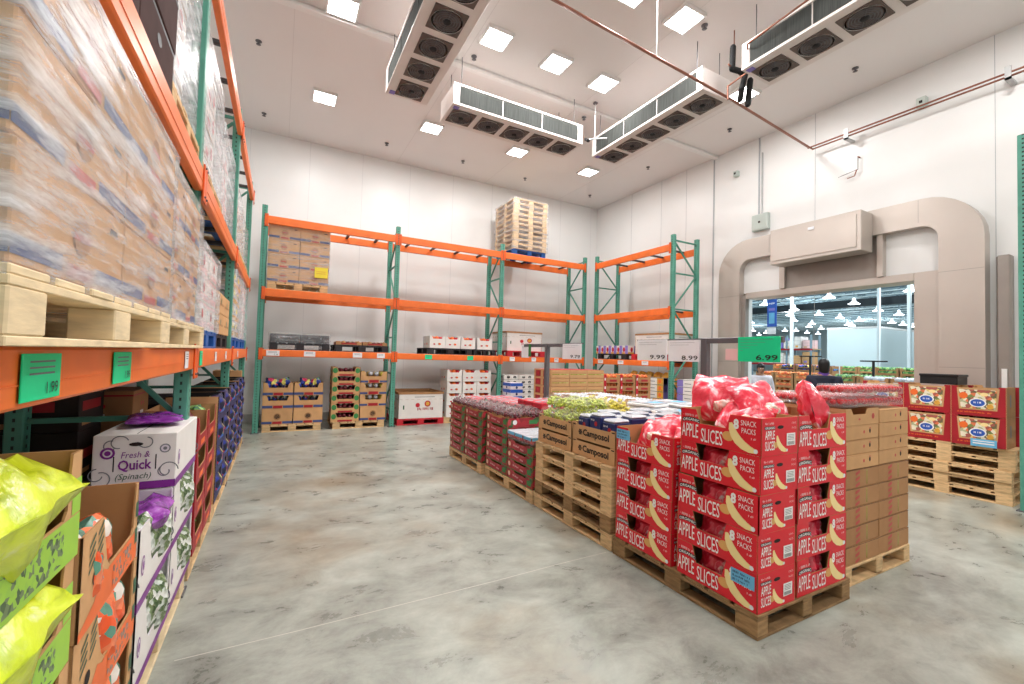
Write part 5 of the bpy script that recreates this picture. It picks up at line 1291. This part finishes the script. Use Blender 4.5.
LY = printed('open_corn_carton', 0.54, 0.40, 0.24, 'kraft', [('FBLR', 'r', 0, 0.05, 0.28, 0.22, 'band'), ('FBLR', 'r', 0.72, 0.05, 1, 0.22, 'band'), ('FBLR', 'r', 0.32, 0.03, 0.68, 0.28, 'red_d', 0.002)], None, (0.22, 0.78, 0.10, 0.03), (('cream', 'grape_y', 'frostlid'), 0.05, 0.78))
LG = printed('open_grape_carton', 0.54, 0.40, 0.182, 'kraft', [('FBLR', 'd', 0.1, 0.6, 0.26, 'green', 0.3), ('FBLR', 'd', 0.9, 0.6, 0.26, 'green', 0.3), ('FBLR', 'r', 0.24, 0.02, 0.76, 0.22, 'red_d', 0.002)], None, (0.22, 0.78, 0.09, 0.03), (('grape_r',), 0.045, 0.62))
for i, cx in enumerate((0.02, 0.555)):
    cp = ('left', 'right')[i]
    LC.put(cx, yb+0.21, PH+0.001, FS, f'closed carton with round logo, bottom of {cp} column, back left corner', 'closed logo cartons')
    stack(LO, [(cx, yb+0.21, FS, f'of {cp} column')], PH+0.302, 2, 0.247, 'open carton of blue bags', 'in back left corner', 'open cartons of blue bags')
BYM = bag_proto('blue_yellow_bag', 0.26, 0.15, 0.12, 'bagmix', 41)
for i, (xx, a) in enumerate(((-0.1, 10), (0.12, -20), (0.48, 15), (0.68, -25))): BYM.put(xx, yb+0.16, 0.87, (R(-15), R(a), R(a)), f'blue and yellow bag number {i+1} from left atop the back corner cartons', 'blue and yellow bags on top')
stack(LG, [(1.24, yb+0.21, FS, 'of column')], PH, 6, 0.186, 'open carton of red grapes', 'left half of second back pallet', 'open cartons of red grapes')
LC.put(1.79, yb+0.21, PH+0.001, FS, 'closed carton with round logo, bottom of the corn column', 'closed logo cartons')
stack(LY, [(1.79, yb+0.21, FS, 'of column')], PH+0.302, 3, 0.242, 'open carton of pale yellow produce', 'on second back pallet', 'open cartons of pale produce')
# white bin on red pallet
def bin_(name, L, W, H):
    o = empty(name); mb = MB(); S = mb.carton(L, W, H, 'whiteb', 'kraft_in', 0.012)
    for k in 'FBLR':
        wd = L if k in 'FB' else W; sd = S[k]
        mb.disc(sd, wd*0.42, H*0.5, 0.05, 'crim', 0.002, 14); mb.disc(sd, wd*0.64, H*0.55, 0.07, 'crim', 0.002, 14); mb.disc(sd, wd*0.64, H*0.55, 0.045, 'gold', 0.003, 12)
        mb.scrib(sd, wd*0.38, H*0.3, 0.06, 'red_d', wd*0.4); mb.rect(sd, wd*0.1, H*0.35, wd*0.13, H*0.5, 'dgreen', 0.002); mb.rect(sd, wd*0.35, H*0.8, wd*0.8, H*0.82, 'ink', 0.002)
    mb.build('bin_walls', o); l = MB()
    for (a, b, c_, d) in ((-L/2-.008, -W/2-.008, L/2+.008, -W/2+.02), (-L/2-.008, W/2-.02, L/2+.008, W/2+.008), (-L/2-.008, -W/2, -L/2+.02, W/2), (L/2-.02, -W/2, L/2+.008, W/2)): l.box(a, b, H-0.05, c_, d, H, 'kraft_d')
    l.build('rim', o); f = MB()
    for i in range(8):
        for j in range(7): f.ball((-L/2+.06+(L-.12)*i/7, -W/2+.06+(W-.12)*j/6, H*0.72), 0.07, 'kraft_d', 6, 4)
    f.build('produce', o); return Proto(o, 'bulk bin')
BN = bin_('bulk_bin', 1.02, 1.0, 0.58)
PR.put(2.84, yb+0.55, 0, 0, 'red plastic pallet under the white bin on the floor'); BN.put(2.84, yb+0.55, PH+0.001, 0, 'white bulk bin with red fruit print, on the floor by the back wall', 'white bulk bins')
PR.put(5.42, yb+0.40, 1.572, 0, 'red plastic pallet under the white bin on the back rack'); BN.put(5.42, yb+0.41, 1.713, 0, 'white bulk bin standing on the lowest beam of the back rack', 'white bulk bins', (1, 0.8, 0.83))
PR.put(7.9, 7.25, 1.572, 90, 'red plastic pallet under the white bin on the right rack'); BN.put(7.92, 7.25, 1.713, FW, 'white bulk bin standing on the lowest beam of the right rack', 'white bulk bins', (1, 0.85, 0.83))
# white cartons of tomatoes
WT = printed('white_fruit_carton', 0.365, 0.50, 0.268, 'whiteb', [('FBLR', 'd', 0.5, 0.30, 0.16, 'whiteb', 0.12), ('FBLR', 'd', 0.3, 0.32, 0.1, 'crim', 0.06), ('FBLR', 'd', 0.62, 0.34, 0.14, 'orangep', 0.09), ('LR', 'r', 0, 0, 0.1, 1, 'tagw')], None, (0.22, 0.78, 0.06, 0.03), (('crim', 'orangep'), 0.055, 0.78))
PW.put(3.98, yb+0.55, 0, 0, 'wooden pallet under the white fruit cartons by back wall')
stack(WT, [(3.60+i*0.372, yb+0.27, FS, f'of column {i+1} from left') for i in range(3)], PH, 4, 0.271, 'white carton of red fruit', 'back floor', 'white cartons of red fruit')
PK.put(3.45, yb+0.4, 1.572, 0, 'black pallet, left of two under the upper white cartons'); PK.put(4.15, yb+0.4, 1.572, 0, 'black pallet, right of two under the upper white cartons', None, (0.62, 1, 1)) if False else None
stack(WT, [(3.13+i*0.372, yb+0.2, FS, f'number {i+1} from left') for i in range(3)], 1.572+PH, 1, 0.27, 'white fruit carton', 'on the black pallet of the back rack', 'white cartons of red fruit on the rack')
PK.put(4.3, yb+0.4, 1.572, 0, 'black pallet near the third back frame under a white carton', None, (0.52, 1, 1))
WT.put(4.3, yb+0.2, 1.572+PH, FS, 'single white fruit carton beside the third back frame', 'white cartons of red fruit on the rack', (1.1, 1, 1))
# black and white printed cartons
BW = printed('black_white_carton', 0.42, 0.40, 0.12, 'whiteb', [('FBLR', 'd', 0.3, 0.5, 0.36, 'black', 0.24), ('FBLR', 'd', 0.72, 0.5, 0.36, 'black', 0.24), ('FBLR', 'd', 0.3, 0.6, 0.2, 'whiteb', 0.14), ('FBLR', 'd', 0.72, 0.4, 0.2, 'whiteb', 0.14), ('FBLR', 'r', 0, 0, 1, 0.06, 'ink')])
PW.put(5.4, yb+0.55, 0, 0, 'wooden pallet under the black and white cartons')
stack(BW, [(5.08+i*0.43, yb+0.22, FS, f'of column {i+1}') for i in range(2)], PH, 8, 0.122, 'black and white carton', 'by third back frame', 'black and white cartons')
BL = printed('blue_topped_carton', 0.3, 0.36, 0.14, 'lightb', [('FBLR', 'r', 0, 0.5, 1, 1, 'blue'), ('FBLR', 'd', 0.5, 0.3, 0.2, 'navy', 0.2)])
PS.put(4.6, 8.5, 0, 0, 'wooden pallet on the floor in front of the third back frame', None, (0.5, 0.5, 1))
stack(BL, [(4.6, 8.5, FS, 'of column')], PH, 6, 0.142, 'blue topped carton', 'in front of third back frame', 'blue topped cartons')
# black crates and low trays on the first bay
KC = printed('black_crate', 0.52, 0.42, 0.165, 'blackpal', [('FBLR', 'd', 0.3, 0.6, 0.12, 'ink', 0.08), ('FBLR', 'd', 0.7, 0.6, 0.12, 'ink', 0.08), ('FBLR', 'r', 0, 0.86, 1, 1, 'bar')])
PK.put(0.36, yb+0.4, 1.572, 0, 'black pallet under the wrapped black crates')
stack(KC, [(0.09, yb+0.18, FS, 'of left column'), (0.62, yb+0.18, FS, 'of right column')], 1.572+PH, 1, 0.167, 'black crate', 'on the lowest beam of the first back bay', 'black crates under film') 
film(-0.19, yb-0.04, 1.572+0.02, 0.90, yb+0.42, 1.572+PH+0.19, 'shiny film round the black crates on the back rack', 'film_l', 21)
PK.put(1.52, yb+0.4, 1.572, 0, 'black pallet carrying flat brown trays on the back rack')
LOWT = printed('flat_brown_tray', 0.50, 0.42, 0.06, 'kraft_d', [('FBLR', 'r', 0.2, 0.2, 0.8, 0.6, 'red_d')], None, (0.2, 0.8, 0.02, 0.02), (('grape_r', 'kraft_d'), 0.04, 0.6))
stack(LOWT, [(1.26, yb+0.18, FS, 'left one'), (1.78, yb+0.18, FS, 'right one')], 1.572+PH, 1, 0.06, 'flat brown tray', 'on the first back bay', 'flat brown trays')
# wrapped cartons on the middle beam
BD = band_carton(0.535, 0.42, 0.275)
PS.put(0.28, yb+0.43, 2.722, 0, 'wooden pallet on the middle beam of the back rack, left end', None, (1.04, 0.84, 1))
stack(BD, [(0.01, yb+0.2, FS, 'of left column'), (0.552, yb+0.2, FS, 'of right column')], 2.722+PH, 4, 0.278, 'blue-banded carton', 'upper load of first back bay', 'cartons of the upper back load')
film(-0.27, yb-0.02, 2.722+PH, 0.83, yb+0.43, 2.722+PH+1.125, 'glossy stretch film round the upper load of the back rack', 'film_l', 22)
mb = MB(); mb.box(0, -0.006, 0, 0.24, 0, 0.21, 'yellow', 0.001); mb.rect(Side((0, -0.006, 0), (1, 0, 0)), 0.03, 0.12, 0.2, 0.13, 'gold'); mb.rect(Side((0, -0.006, 0), (1, 0, 0)), 0.03, 0.08, 0.2, 0.09, 'gold')
o = mb.build('paper_notice'); o.location = (0.56, yb-0.035, 3.02); tag(o, 'bright yellow paper stuck on the wrapped cartons of the back rack', 'paper')
# pile of pallets on the top beam
ztp = 4.102
PB.put(5.46, yb+0.42, ztp, 0, 'blue pallet at the base of the pallet pile on the top beam', None, (0.86, 1, 1))
for i in range(10): PS.put(5.46+random.uniform(-.01, .01), yb+0.45, ztp+PH+i*0.1265, random.uniform(-.8, .8), f'wooden pallet, {lay(i,10)} in the tall pile on the top back beam', 'pallets piled on the top back beam', (0.93, 1.0, 0.9))
film(4.96, yb-0.1, ztp+PH-0.02, 5.96, yb+1.0, ztp+PH+1.275, 'thin film round the pallet pile on the top back beam', 'film_l', 23)

# ================================================================ RIGHT RACK GOODS
CL = printed('colourful_carton', 0.19, 0.40, 0.20, 'whiteb', [('FBLR', 'r', 0.5, 0, 1, 1, 'lilac'), ('FBLR', 'd', 0.3, 0.5, 0.2, 'crim', 0.3), ('FBLR', 'r', 0, 0, 0.5, 0.2, 'gold')])
PK.put(7.86, 8.5, 1.572, 90, 'black pallet under the small colourful cartons on the right rack')
for i in range(6): CL.put(7.60, 9.0-i*0.2, 1.572+PH+0.001, FW, f'small colourful carton, number {i+1} from the room corner on right rack', 'small colourful cartons')
PY = printed('purple_white_carton', 0.59, 0.50, 0.148, 'whiteb', [('FBLR', 'r', 0, 0.02, 0.26, 0.94, 'lilac'), ('FBLR', 'r', 0.7, 0.02, 1.0, 0.94, 'gold'), ('FBLR', 'd', 0.84, 0.5, 0.3, 'orangep', 0.3), ('FBLR', 'r', 0.32, 0.4, 0.6, 0.5, 'ink'), ('FBLR', 'r', 0, 0.95, 1, 1, 'dark'), ('LR', 'r', 0, 0, 0.3, 1, 'lilac')])
PW.put(7.95, 7.42, 0, 90, 'wooden pallet under the purple and yellow cartons, right rack'); PW.put(7.95, 6.0, 0, 90, 'wooden pallet beside the last right rack post')
stack(PY, [(7.67, 7.72, FW, 'of far column'), (7.67, 7.11, FW, 'of middle column')], PH, 7, 0.15, 'purple, white and yellow carton', 'inside right rack', 'purple and yellow cartons')
stack(PY, [(7.67, 6.14, FW, 'of column')], PH, 7, 0.15, 'purple, white and yellow carton', 'beside the right rack end post', 'purple and yellow cartons')
FR = bag_proto('yellow_bag', 0.22, 0.16, 0.12, 'gold', 51)
for i in range(5): FR.put(7.58, 7.95-i*0.26, PH+7*0.15, (R(-50), 0, R(-90+random.uniform(-20, 20))), f'small golden bag, number {i+1} from left atop the purple cartons', 'golden bags')

# ================================================================ WAREHOUSE BEYOND THE DOORWAY
mb = MB(); mb.box(9.05, -8, 8.6, 95, 65, 8.8, 'wroof')
o = struct('warehouse_roof', mb)
mb = MB()
for i in range(34):
    x = 11+i*2.4; mb.box(x, -8, 7.9, x+0.1, 65, 8.0, 'wjoist2'); mb.box(x, -8, 8.5, x+0.1, 65, 8.6, 'wjoist')
    for k in range(36):
        y = -8+k*2.0; mb.bar((x+.05, y, 8.0), (x+.05, y+1.0, 8.5), 0.05, 'wjoist'); mb.bar((x+.05, y+1, 8.5), (x+.05, y+2.0, 8.0), 0.05, 'wjoist')
struct('roof_joists', mb)
for x in (19, 48):
    mb = MB(); mb.box(x, -8, 7.25 if x > 20 else 7.5, x+0.3, 65, 7.9, 'wgird'); mb.box(x-0.15, -8, 7.2, x+0.45, 65, 7.3, 'wgird'); struct('roof_girder', mb)
mb = MB(); mb.box(94.8, -8, 0, 95, 65, 8.8, 'wwall'); struct('warehouse_wall_far', mb)
mb = MB(); mb.box(9.05, 64.8, 0, 95, 65, 8.8, 'wwall'); struct('warehouse_wall_left', mb)
mb = MB(); mb.box(9.05, -8, 0, 95, -7.8, 8.8, 'wwall'); struct('warehouse_wall_right', mb)
mb = MB(); mb.box(40, 15.9, 0, 62, 19.4, 4.62, 'wwall'); mb.box(39.9, 15.8, 0, 62, 19.5, 0.4, 'galv'); mb.box(39.97, 15.87, 4.5, 62, 19.43, 4.66, 'galv'); struct('cold_room_block', mb)
for x, y in ((27, 15.0), (34, 13.5), (30, 10.55)):
    mb = MB(); mb.box(x-0.08, y-0.08, 0, x+0.08, y+0.08, 7.95, 'wcol', 0.02); mb.box(x-0.15, y-0.15, 0, x+0.15, y+0.15, 0.3, 'wcol', 0.02); struct('warehouse_column', mb)
# hanging lamps
def bay():
    o = empty('high_bay_lamp'); mb = MB(); mb.lathe([(0.08, 0.55), (0.12, 0.5), (0.14, 0.3), (0.34, 0.05), (0.40, 0.0)], 'glow3', 16); mb.build('reflector', o)
    mb = MB(); mb.lathe([(0.0, -0.01), (0.4, -0.01), (0.44, 0.005), (0.36, 0.05), (0.0, 0.06)], 'glow2', 16); mb.build('lens', o)
    mb = MB(); mb.tube((0, 0, 0.5), (0, 0, 1.6), 0.025, 'wjoist', 6); mb.build('hanger', o); return Proto(o, 'high bay lamp')
HB = bay()
lam = [(38.94, 18.76), (44.2, 19.34), (39.27, 13.72), (51.54, 25.8), (56.26, 25.98), (61.35, 26.31), (66.58, 29.8), (51.3, 20.43), (56.57, 20.74), (66.39, 25.02), (70.28, 25.35), (74.43, 25.79), (39.63, 24.43), (56.31, 36.62), (45.25, 24.94), (56.83, 31.32), (62.42, 32.1), (67.18, 34.94), (71.87, 35.69), (79.81, 41.82), (83.27, 41.84), (74.18, 40.55), (73.3, 41.8), (70.64, 45.57), (76.47, 46.92), (81.28, 51.23)]
for i, (x, y) in enumerate(lam):
    d_ = ('nearest', 'second nearest', 'third nearest')[i] if False else ''
    HB.put(x, y, 7.0, 0, f'bell shaped warehouse lamp hanging {int(math.hypot(x, y))} metres away, {i+1} of the cluster beyond the doorway', 'warehouse lamps')
    
for x, y in ((16, 8), (24, 14), (34, 10), (34, 22), (50, 28), (50, 12), (68, 30), (68, 46), (14, 3)):
    ld = bpy.data.lights.new('bay_light', 'POINT'); ld.shadow_soft_size = 0.3; ld.energy = HIBAY_W; ld.color = (0.90, 0.97, 1.0)
    lo = bpy.data.objects.new('bay_light', ld); C.objects.link(lo)
    if min(math.hypot(x-a, y-b) for a, b in lam) > 1: h2 = HB.put(x, y, 7.0, 0, f'bell shaped warehouse lamp hanging about {int(math.hypot(x, y))} metres off, outside the doorway view', 'warehouse lamps')
    lo.parent = h2; lo.location = (0, 0, -0.4)
# blue banner
o = empty('hanging_banner'); mb = MB(); mb.box(-0.01, -0.15, 0, 0.01, 0.15, 0.88, 'blue', 0.002); mb.build('cloth', o)
t = MB(); sd = Side((-0.01, 0.15, 0), (0, -1, 0)); t.rect(sd, 0.06, 0.1, 0.24, 0.45, 'sky'); t.scrib(sd, 0.04, 0.72, 0.06, 'white', 0.22); t.rect(sd, 0.05, 0.52, 0.25, 0.6, 'lilac'); t.build('print', o)
t = MB(); t.box(-0.01, -0.12, -0.24, 0.01, 0.16, -0.03, 'tagw', 0.002); t.build('lower_card', o); t = MB(); t.tube((0, 0.1, 0.88), (0, 0.1, 5.8), 0.006, 'galv', 5); t.tube((0, -0.1, 0.88), (0, -0.1, 5.8), 0.006, 'galv', 5); t.build('cord', o)
o.location = (14, 8.4, 2.77); tag(o, 'narrow blue banner hanging beyond the doorway at left', 'banner')
# warehouse rack with goods
o = empty('warehouse_rack'); mb = MB()
for y in (15.5, 17.0, 19.4, 21.8, 24.2):
    mb.box(30, y-0.05, 0, 30.1, y+0.05, 3.5, 'wjoist'); mb.box(31, y-0.05, 0, 31.1, y+0.05, 3.5, 'wjoist')
mb.build('uprights', o); mb = MB()
for z in (1.6, 2.6): mb.box(29.98, 15.4, z-0.1, 30.02, 24.2, z, 'red_d'); mb.box(30, 15.4, z-0.03, 31.1, 24.2, z, 'wood')
mb.build('shelves', o); tag(o, 'distant warehouse rack with red shelves seen through the doorway', 'rack')
gc = ['orangep', 'whiteb', 'gold', 'kraft', 'lilac', 'pinkw', 'whiteb', 'lightb', 'kraft', 'whiteb']
for z, zn in ((0.02, 'floor'), (1.62, 'lower shelf'), (2.62, 'upper shelf')):
    y = 15.55
    while y < 23.8:
        wd = random.uniform(0.35, 0.6); h = random.uniform(0.5, 0.8); m_ = random.choice(gc); mb = MB()
        mb.box(0, 0, 0, 0.9, wd, h, m_, 0.02); sd = Side((0, wd, 0), (0, -1, 0))
        for k in range(3): mb.rect(sd, 0, h*(k+0.9)/3, wd, h*(k+0.95)/3, 'ink', 0.004)
        mb.rect(sd, wd*0.2, h*0.1, wd*0.6, h*0.25, random.choice(gc), 0.004); ob = mb.build('goods_load')
        ob.location = (30.06, y, z); tag(ob, f'{ {"orangep":"orange","whiteb":"white","gold":"golden","kraft":"brown","lilac":"lilac","pinkw":"pale pink","crim":"red","sky":"sky blue","lightb":"pale"}[m_]} load of goods at {y:.0f} metres along the {zn} of warehouse rack', 'goods', 'loads on the warehouse rack'); y += wd+0.1
# produce displays outside the doorway
DC = {k: printed('display_carton', 0.5, 0.4, 0.2, 'kraft_d', [('FBLR', 'r', 0.1, 0.3, 0.9, 0.6, c_)], None, (0.15, 0.85, 0.06, 0.02), ((c_,), 0.06, 0.8)) for k, c_ in (('orange', 'oran'), ('green', 'leaf'), ('blue', 'bagmix'), ('pale', 'frostlid'))}
def display(x, y, nx_, ny_, nl, kind, desc):
    PA.put(x+nx_*0.22, y+ny_*0.26, 0, 90, f'wooden pallet under the {desc}', None, (max(0.6, ny_*0.52/1.22), max(0.6, nx_*0.42/1.02), 1))
    for i in range(nx_):
        for j in range(ny_):
            for l in range(nl if i == 0 or nl < 2 else nl):
                DC[kind].put(x+0.2+i*0.42, y+0.25+j*0.52, PH+0.001+l*0.202, FW, f'carton of {kind} produce, {lay(l,nl)}, row {i+1}, place {j+1}, {desc}', f'cartons of the {desc}')
display(12.0, 6.1, 2, 3, 6, 'orange', 'orange display outside the doorway')
display(12.0, 4.7, 2, 2, 6, 'green', 'green display outside the doorway')
display(10.8, 3.6, 2, 2, 6, 'pale', 'display near the doorway right')
display(14.5, 6.9, 1, 3, 7, 'blue', 'blue display further out')
display(14.5, 4.8, 1, 2, 7, 'green', 'second green display further out')
display(17.0, 8.6, 1, 3, 7, 'orange', 'far orange display')
display(17.0, 6.3, 1, 3, 7, 'green', 'far green display')
for x, y0, y1, h, s_ in ((11.6, 5.75, 6.25, 1.80, 'left'), (11.6, 4.45, 4.95, 1.71, 'right')):
    o = empty('sign_stand'); mb = MB(); mb.box(-.02, -.02, 0, .02, .02, h, 'black', .003); mb.build('pole', o); mb = MB(); mb.box(-.02, y0-(y0+y1)/2, h-.03, .02, y1-(y0+y1)/2, h, 'black', .003); mb.build('crossbar', o)
    mb = MB(); mb.box(-.15, -.15, 0, .15, .15, .015, 'black'); mb.build('base', o); o.location = (x, (y0+y1)/2, 0); tag(o, f'black T shaped sign stand outside the doorway, the {s_} one', 'sign stand')

# ================================================================ PEOPLE
def person(x, y, rot, H, coat, trou, hairm, label, collar=None):
    """standing figure facing local -y"""
    k = H/1.75; o = empty('person')
    mesh = bpy.data.meshes.new('body')
    J = dict(pel=(0, 0, .95), chest=(0, 0.01, 1.25), up=(0, 0.01, 1.42), nk=(0, 0, 1.52), hd0=(0, -0.01, 1.60), lh=(.1, 0, .90), lk=(.11, -.02, .50), la=(.11, .02, .09), lt=(.12, -.14, .04), rh=(-.1, 0, .90), rk=(-.11, -.02, .50), ra=(-.11, .02, .09), rt=(-.12, -.14, .04),
             ls=(.19, .01, 1.41), le=(.26, .03, 1.13), lw=(.24, -.08, .89), lp=(.235, -.12, .82), rs=(-.19, .01, 1.41), re=(-.26, .03, 1.13), rw=(-.24, -.08, .89), rp=(-.235, -.12, .82))
    rad = dict(pel=(.155, .11), chest=(.17, .12), up=(.13, .09), nk=(.058, .058), hd0=(.06, .065), lh=(.09, .09), lk=(.058, .062), la=(.042, .045), lt=(.04, .03), ls=(.07, .07), le=(.048, .048), lw=(.032, .03), lp=(.036, .022))
    for a in ('h', 'k', 'a', 't', 's', 'e', 'w', 'p'): rad['r'+a] = rad['l'+a]
    E_ = [('pel', 'chest'), ('chest', 'up'), ('up', 'nk'), ('nk', 'hd0')] + [(s+a, s+b) for s in 'lr' for a, b in (('h', 'k'), ('k', 'a'), ('a', 't'), ('s', 'e'), ('e', 'w'), ('w', 'p'))] + [('pel', 'lh'), ('pel', 'rh'), ('up', 'ls'), ('up', 'rs')]
    for s, sg in (('l', 1), ('r', -1)):
        bx, by, bz = J[s+'p']
        for f in range(5):
            nm = f'{s}f{f}'
            if f < 4: p = (bx+sg*0.004, by-0.02+0.018*f, bz-0.07-(0.008 if f in (1, 2) else 0)); q_ = (bx-sg*0.008, by-0.03+0.018*f, bz-0.045)
            else: p = (bx-sg*0.01, by-0.055, bz-0.03); q_ = (bx, by-0.035, bz-0.005)
            J[nm+'a'] = q_; J[nm+'b'] = p; rad[nm+'a'] = (.0095, .0095); rad[nm+'b'] = (.008, .008); E_ += [(s+'p', nm+'a'), (nm+'a', nm+'b')]
    ks = list(J); mesh.from_pydata([tuple(c_*k for c_ in J[n]) for n in ks], [(ks.index(a), ks.index(b)) for a, b in E_], [])
    b = bpy.data.objects.new('body', mesh); C.objects.link(b); b.parent = o
    md = b.modifiers.new('skin', 'SKIN'); md.use_smooth_shade = True
    for i, n in enumerate(ks):
        sv = mesh.skin_vertices[0].data[i]; sv.radius = tuple(c_*k for c_ in rad[n]); sv.use_root = (n == 'pel')
    ss = b.modifiers.new('sub', 'SUBSURF'); ss.levels = 1; ss.render_levels = 1
    mesh.materials.append(M['skin'])
    # head
    h = MB(); cz = 1.645*k
    prof = [(0.0, -.125), (.045, -.12), (.062, -.09), (.074, -.04), (.08, .01), (.08, .05), (.068, .09), (.04, .115), (0, .122)]
    n = 18; vs_ = []
    for r_, z in prof:
        for i in range(n):
            a = 2*math.pi*i/n; rx = r_*(0.95); ry = r_*1.18; yy = ry*math.sin(a)
            if z < -.03 and math.sin(a) > 0: yy *= 0.75
            if math.sin(a) < -0.97 and -.05 < z < .0: yy -= .018*(1)
            vs_.append((rx*math.cos(a)*k, yy*k, cz+z*k))
    h.faces(vs_, [(j*n+i, j*n+(i+1) % n, (j+1)*n+(i+1) % n, (j+1)*n+i) for j in range(len(prof)-1) for i in range(n)], 'skin', True)
    h.ball((0, -.105*k, cz-.025*k), .016*k, 'skin', 8, 6, (.8, 1, 1.4))
    for sg in (-1, 1):
        h.ball((sg*.078*k, .01*k, cz-.01*k), .03*k, 'skin', 8, 6, (.35, .7, 1)); h.ball((sg*.03*k, -.083*k, cz+.005*k), .012*k, 'white', 8, 6); h.ball((sg*.03*k, -.093*k, cz+.005*k), .006*k, 'black', 6, 4)
    h.ball((0, -.086*k, cz-.065*k), .02*k, 'red_d', 8, 4, (1.2, .5, .3)); h.build('head', o)
    hr = MB(); vs_ = []; prof = [(.066, -.05), (.082, -.01), (.09, .03), (.087, .07), (.07, .11), (.04, .133), (0, .138)]
    for r_, z in prof:
        for i in range(n):
            a = 2*math.pi*i/n; drop = (-.07 if math.sin(a) > -0.1 else .045) if z < .03 else 0
            vs_.append((r_*.98*math.cos(a)*k, (r_*1.2*math.sin(a)+.006)*k, cz+(z+drop)*k))
    hr.faces(vs_, [(j*n+i, j*n+(i+1) % n, (j+1)*n+(i+1) % n, (j+1)*n+i) for j in range(len(prof)-1) for i in range(n)], hairm, True); hr.build('hair', o)
    # clothes: jacket (torso + sleeves) and trousers
    def garment(name, chain, m_, grow):
        me = bpy.data.meshes.new(name); kk = []; ed = []
        for a, b_ in chain:
            for q_ in (a, b_):
                if q_ not in kk: kk.append(q_)
            ed.append((kk.index(a), kk.index(b_)))
        me.from_pydata([tuple(c_*k for c_ in JJ[n_]) for n_ in kk], ed, []); g = bpy.data.objects.new(name, me); C.objects.link(g); g.parent = o
        d = g.modifiers.new('skin', 'SKIN'); d.use_smooth_shade = True
        for i, n_ in enumerate(kk):
            r_ = rr[n_]; me.skin_vertices[0].data[i].radius = ((r_[0]+grow)*k, (r_[1]+grow)*k); me.skin_vertices[0].data[i].use_root = (i == 0)
        s2 = g.modifiers.new('sub', 'SUBSURF'); s2.levels = 2; s2.render_levels = 2; me.materials.append(M[m_])
    JJ = dict(J); rr = dict(rad); JJ['hem'] = (0, 0, .82); rr['hem'] = (.165, .12); JJ['lc'] = (.241, -.07, .91); JJ['rc'] = (-.241, -.07, .91); rr['lc'] = rr['rc'] = (.034, .034); JJ['un'] = (0, .005, 1.47); rr['un'] = (.062, .062)
    garment('jacket', [('chest', 'hem'), ('chest', 'up'), ('up', 'un'), ('up', 'ls'), ('ls', 'le'), ('le', 'lc'), ('up', 'rs'), ('rs', 're'), ('re', 'rc')], coat, .034)
    JJ['lb'] = (.11, .02, .12); JJ['rb'] = (-.11, .02, .12); rr['lb'] = rr['rb'] = (.05, .055)
    garment('trousers', [('pel', 'lh'), ('lh', 'lk'), ('lk', 'lb'), ('pel', 'rh'), ('rh', 'rk'), ('rk', 'rb')], trou, .014)
    for sg in (-1, 1):
        s_ = MB(); s_.box((sg*.115-.05)*k, -.2*k, 0, (sg*.115+.05)*k, .08*k, .075*k, 'black', .03); s_.build('shoe', o)
    if collar:
        c_ = MB(); c_.lathe([(.10*k, 1.43*k), (.085*k, 1.50*k), (.07*k, 1.56*k)], collar, 16); c_.build('collar', o)
    o.location = (x, y, 0); o.rotation_euler = (0, 0, R(rot)); tag(o, label, 'person'); return o
person(8.15, 4.0, 125, 1.66, 'coat', 'trou', 'hair', 'person in a dark jacket seen from behind in the doorway', 'purp')
person(9.6, 6.0, -40, 1.55, 'lightb', 'trou', 'hair', 'person in pale clothing at the left edge of the doorway')
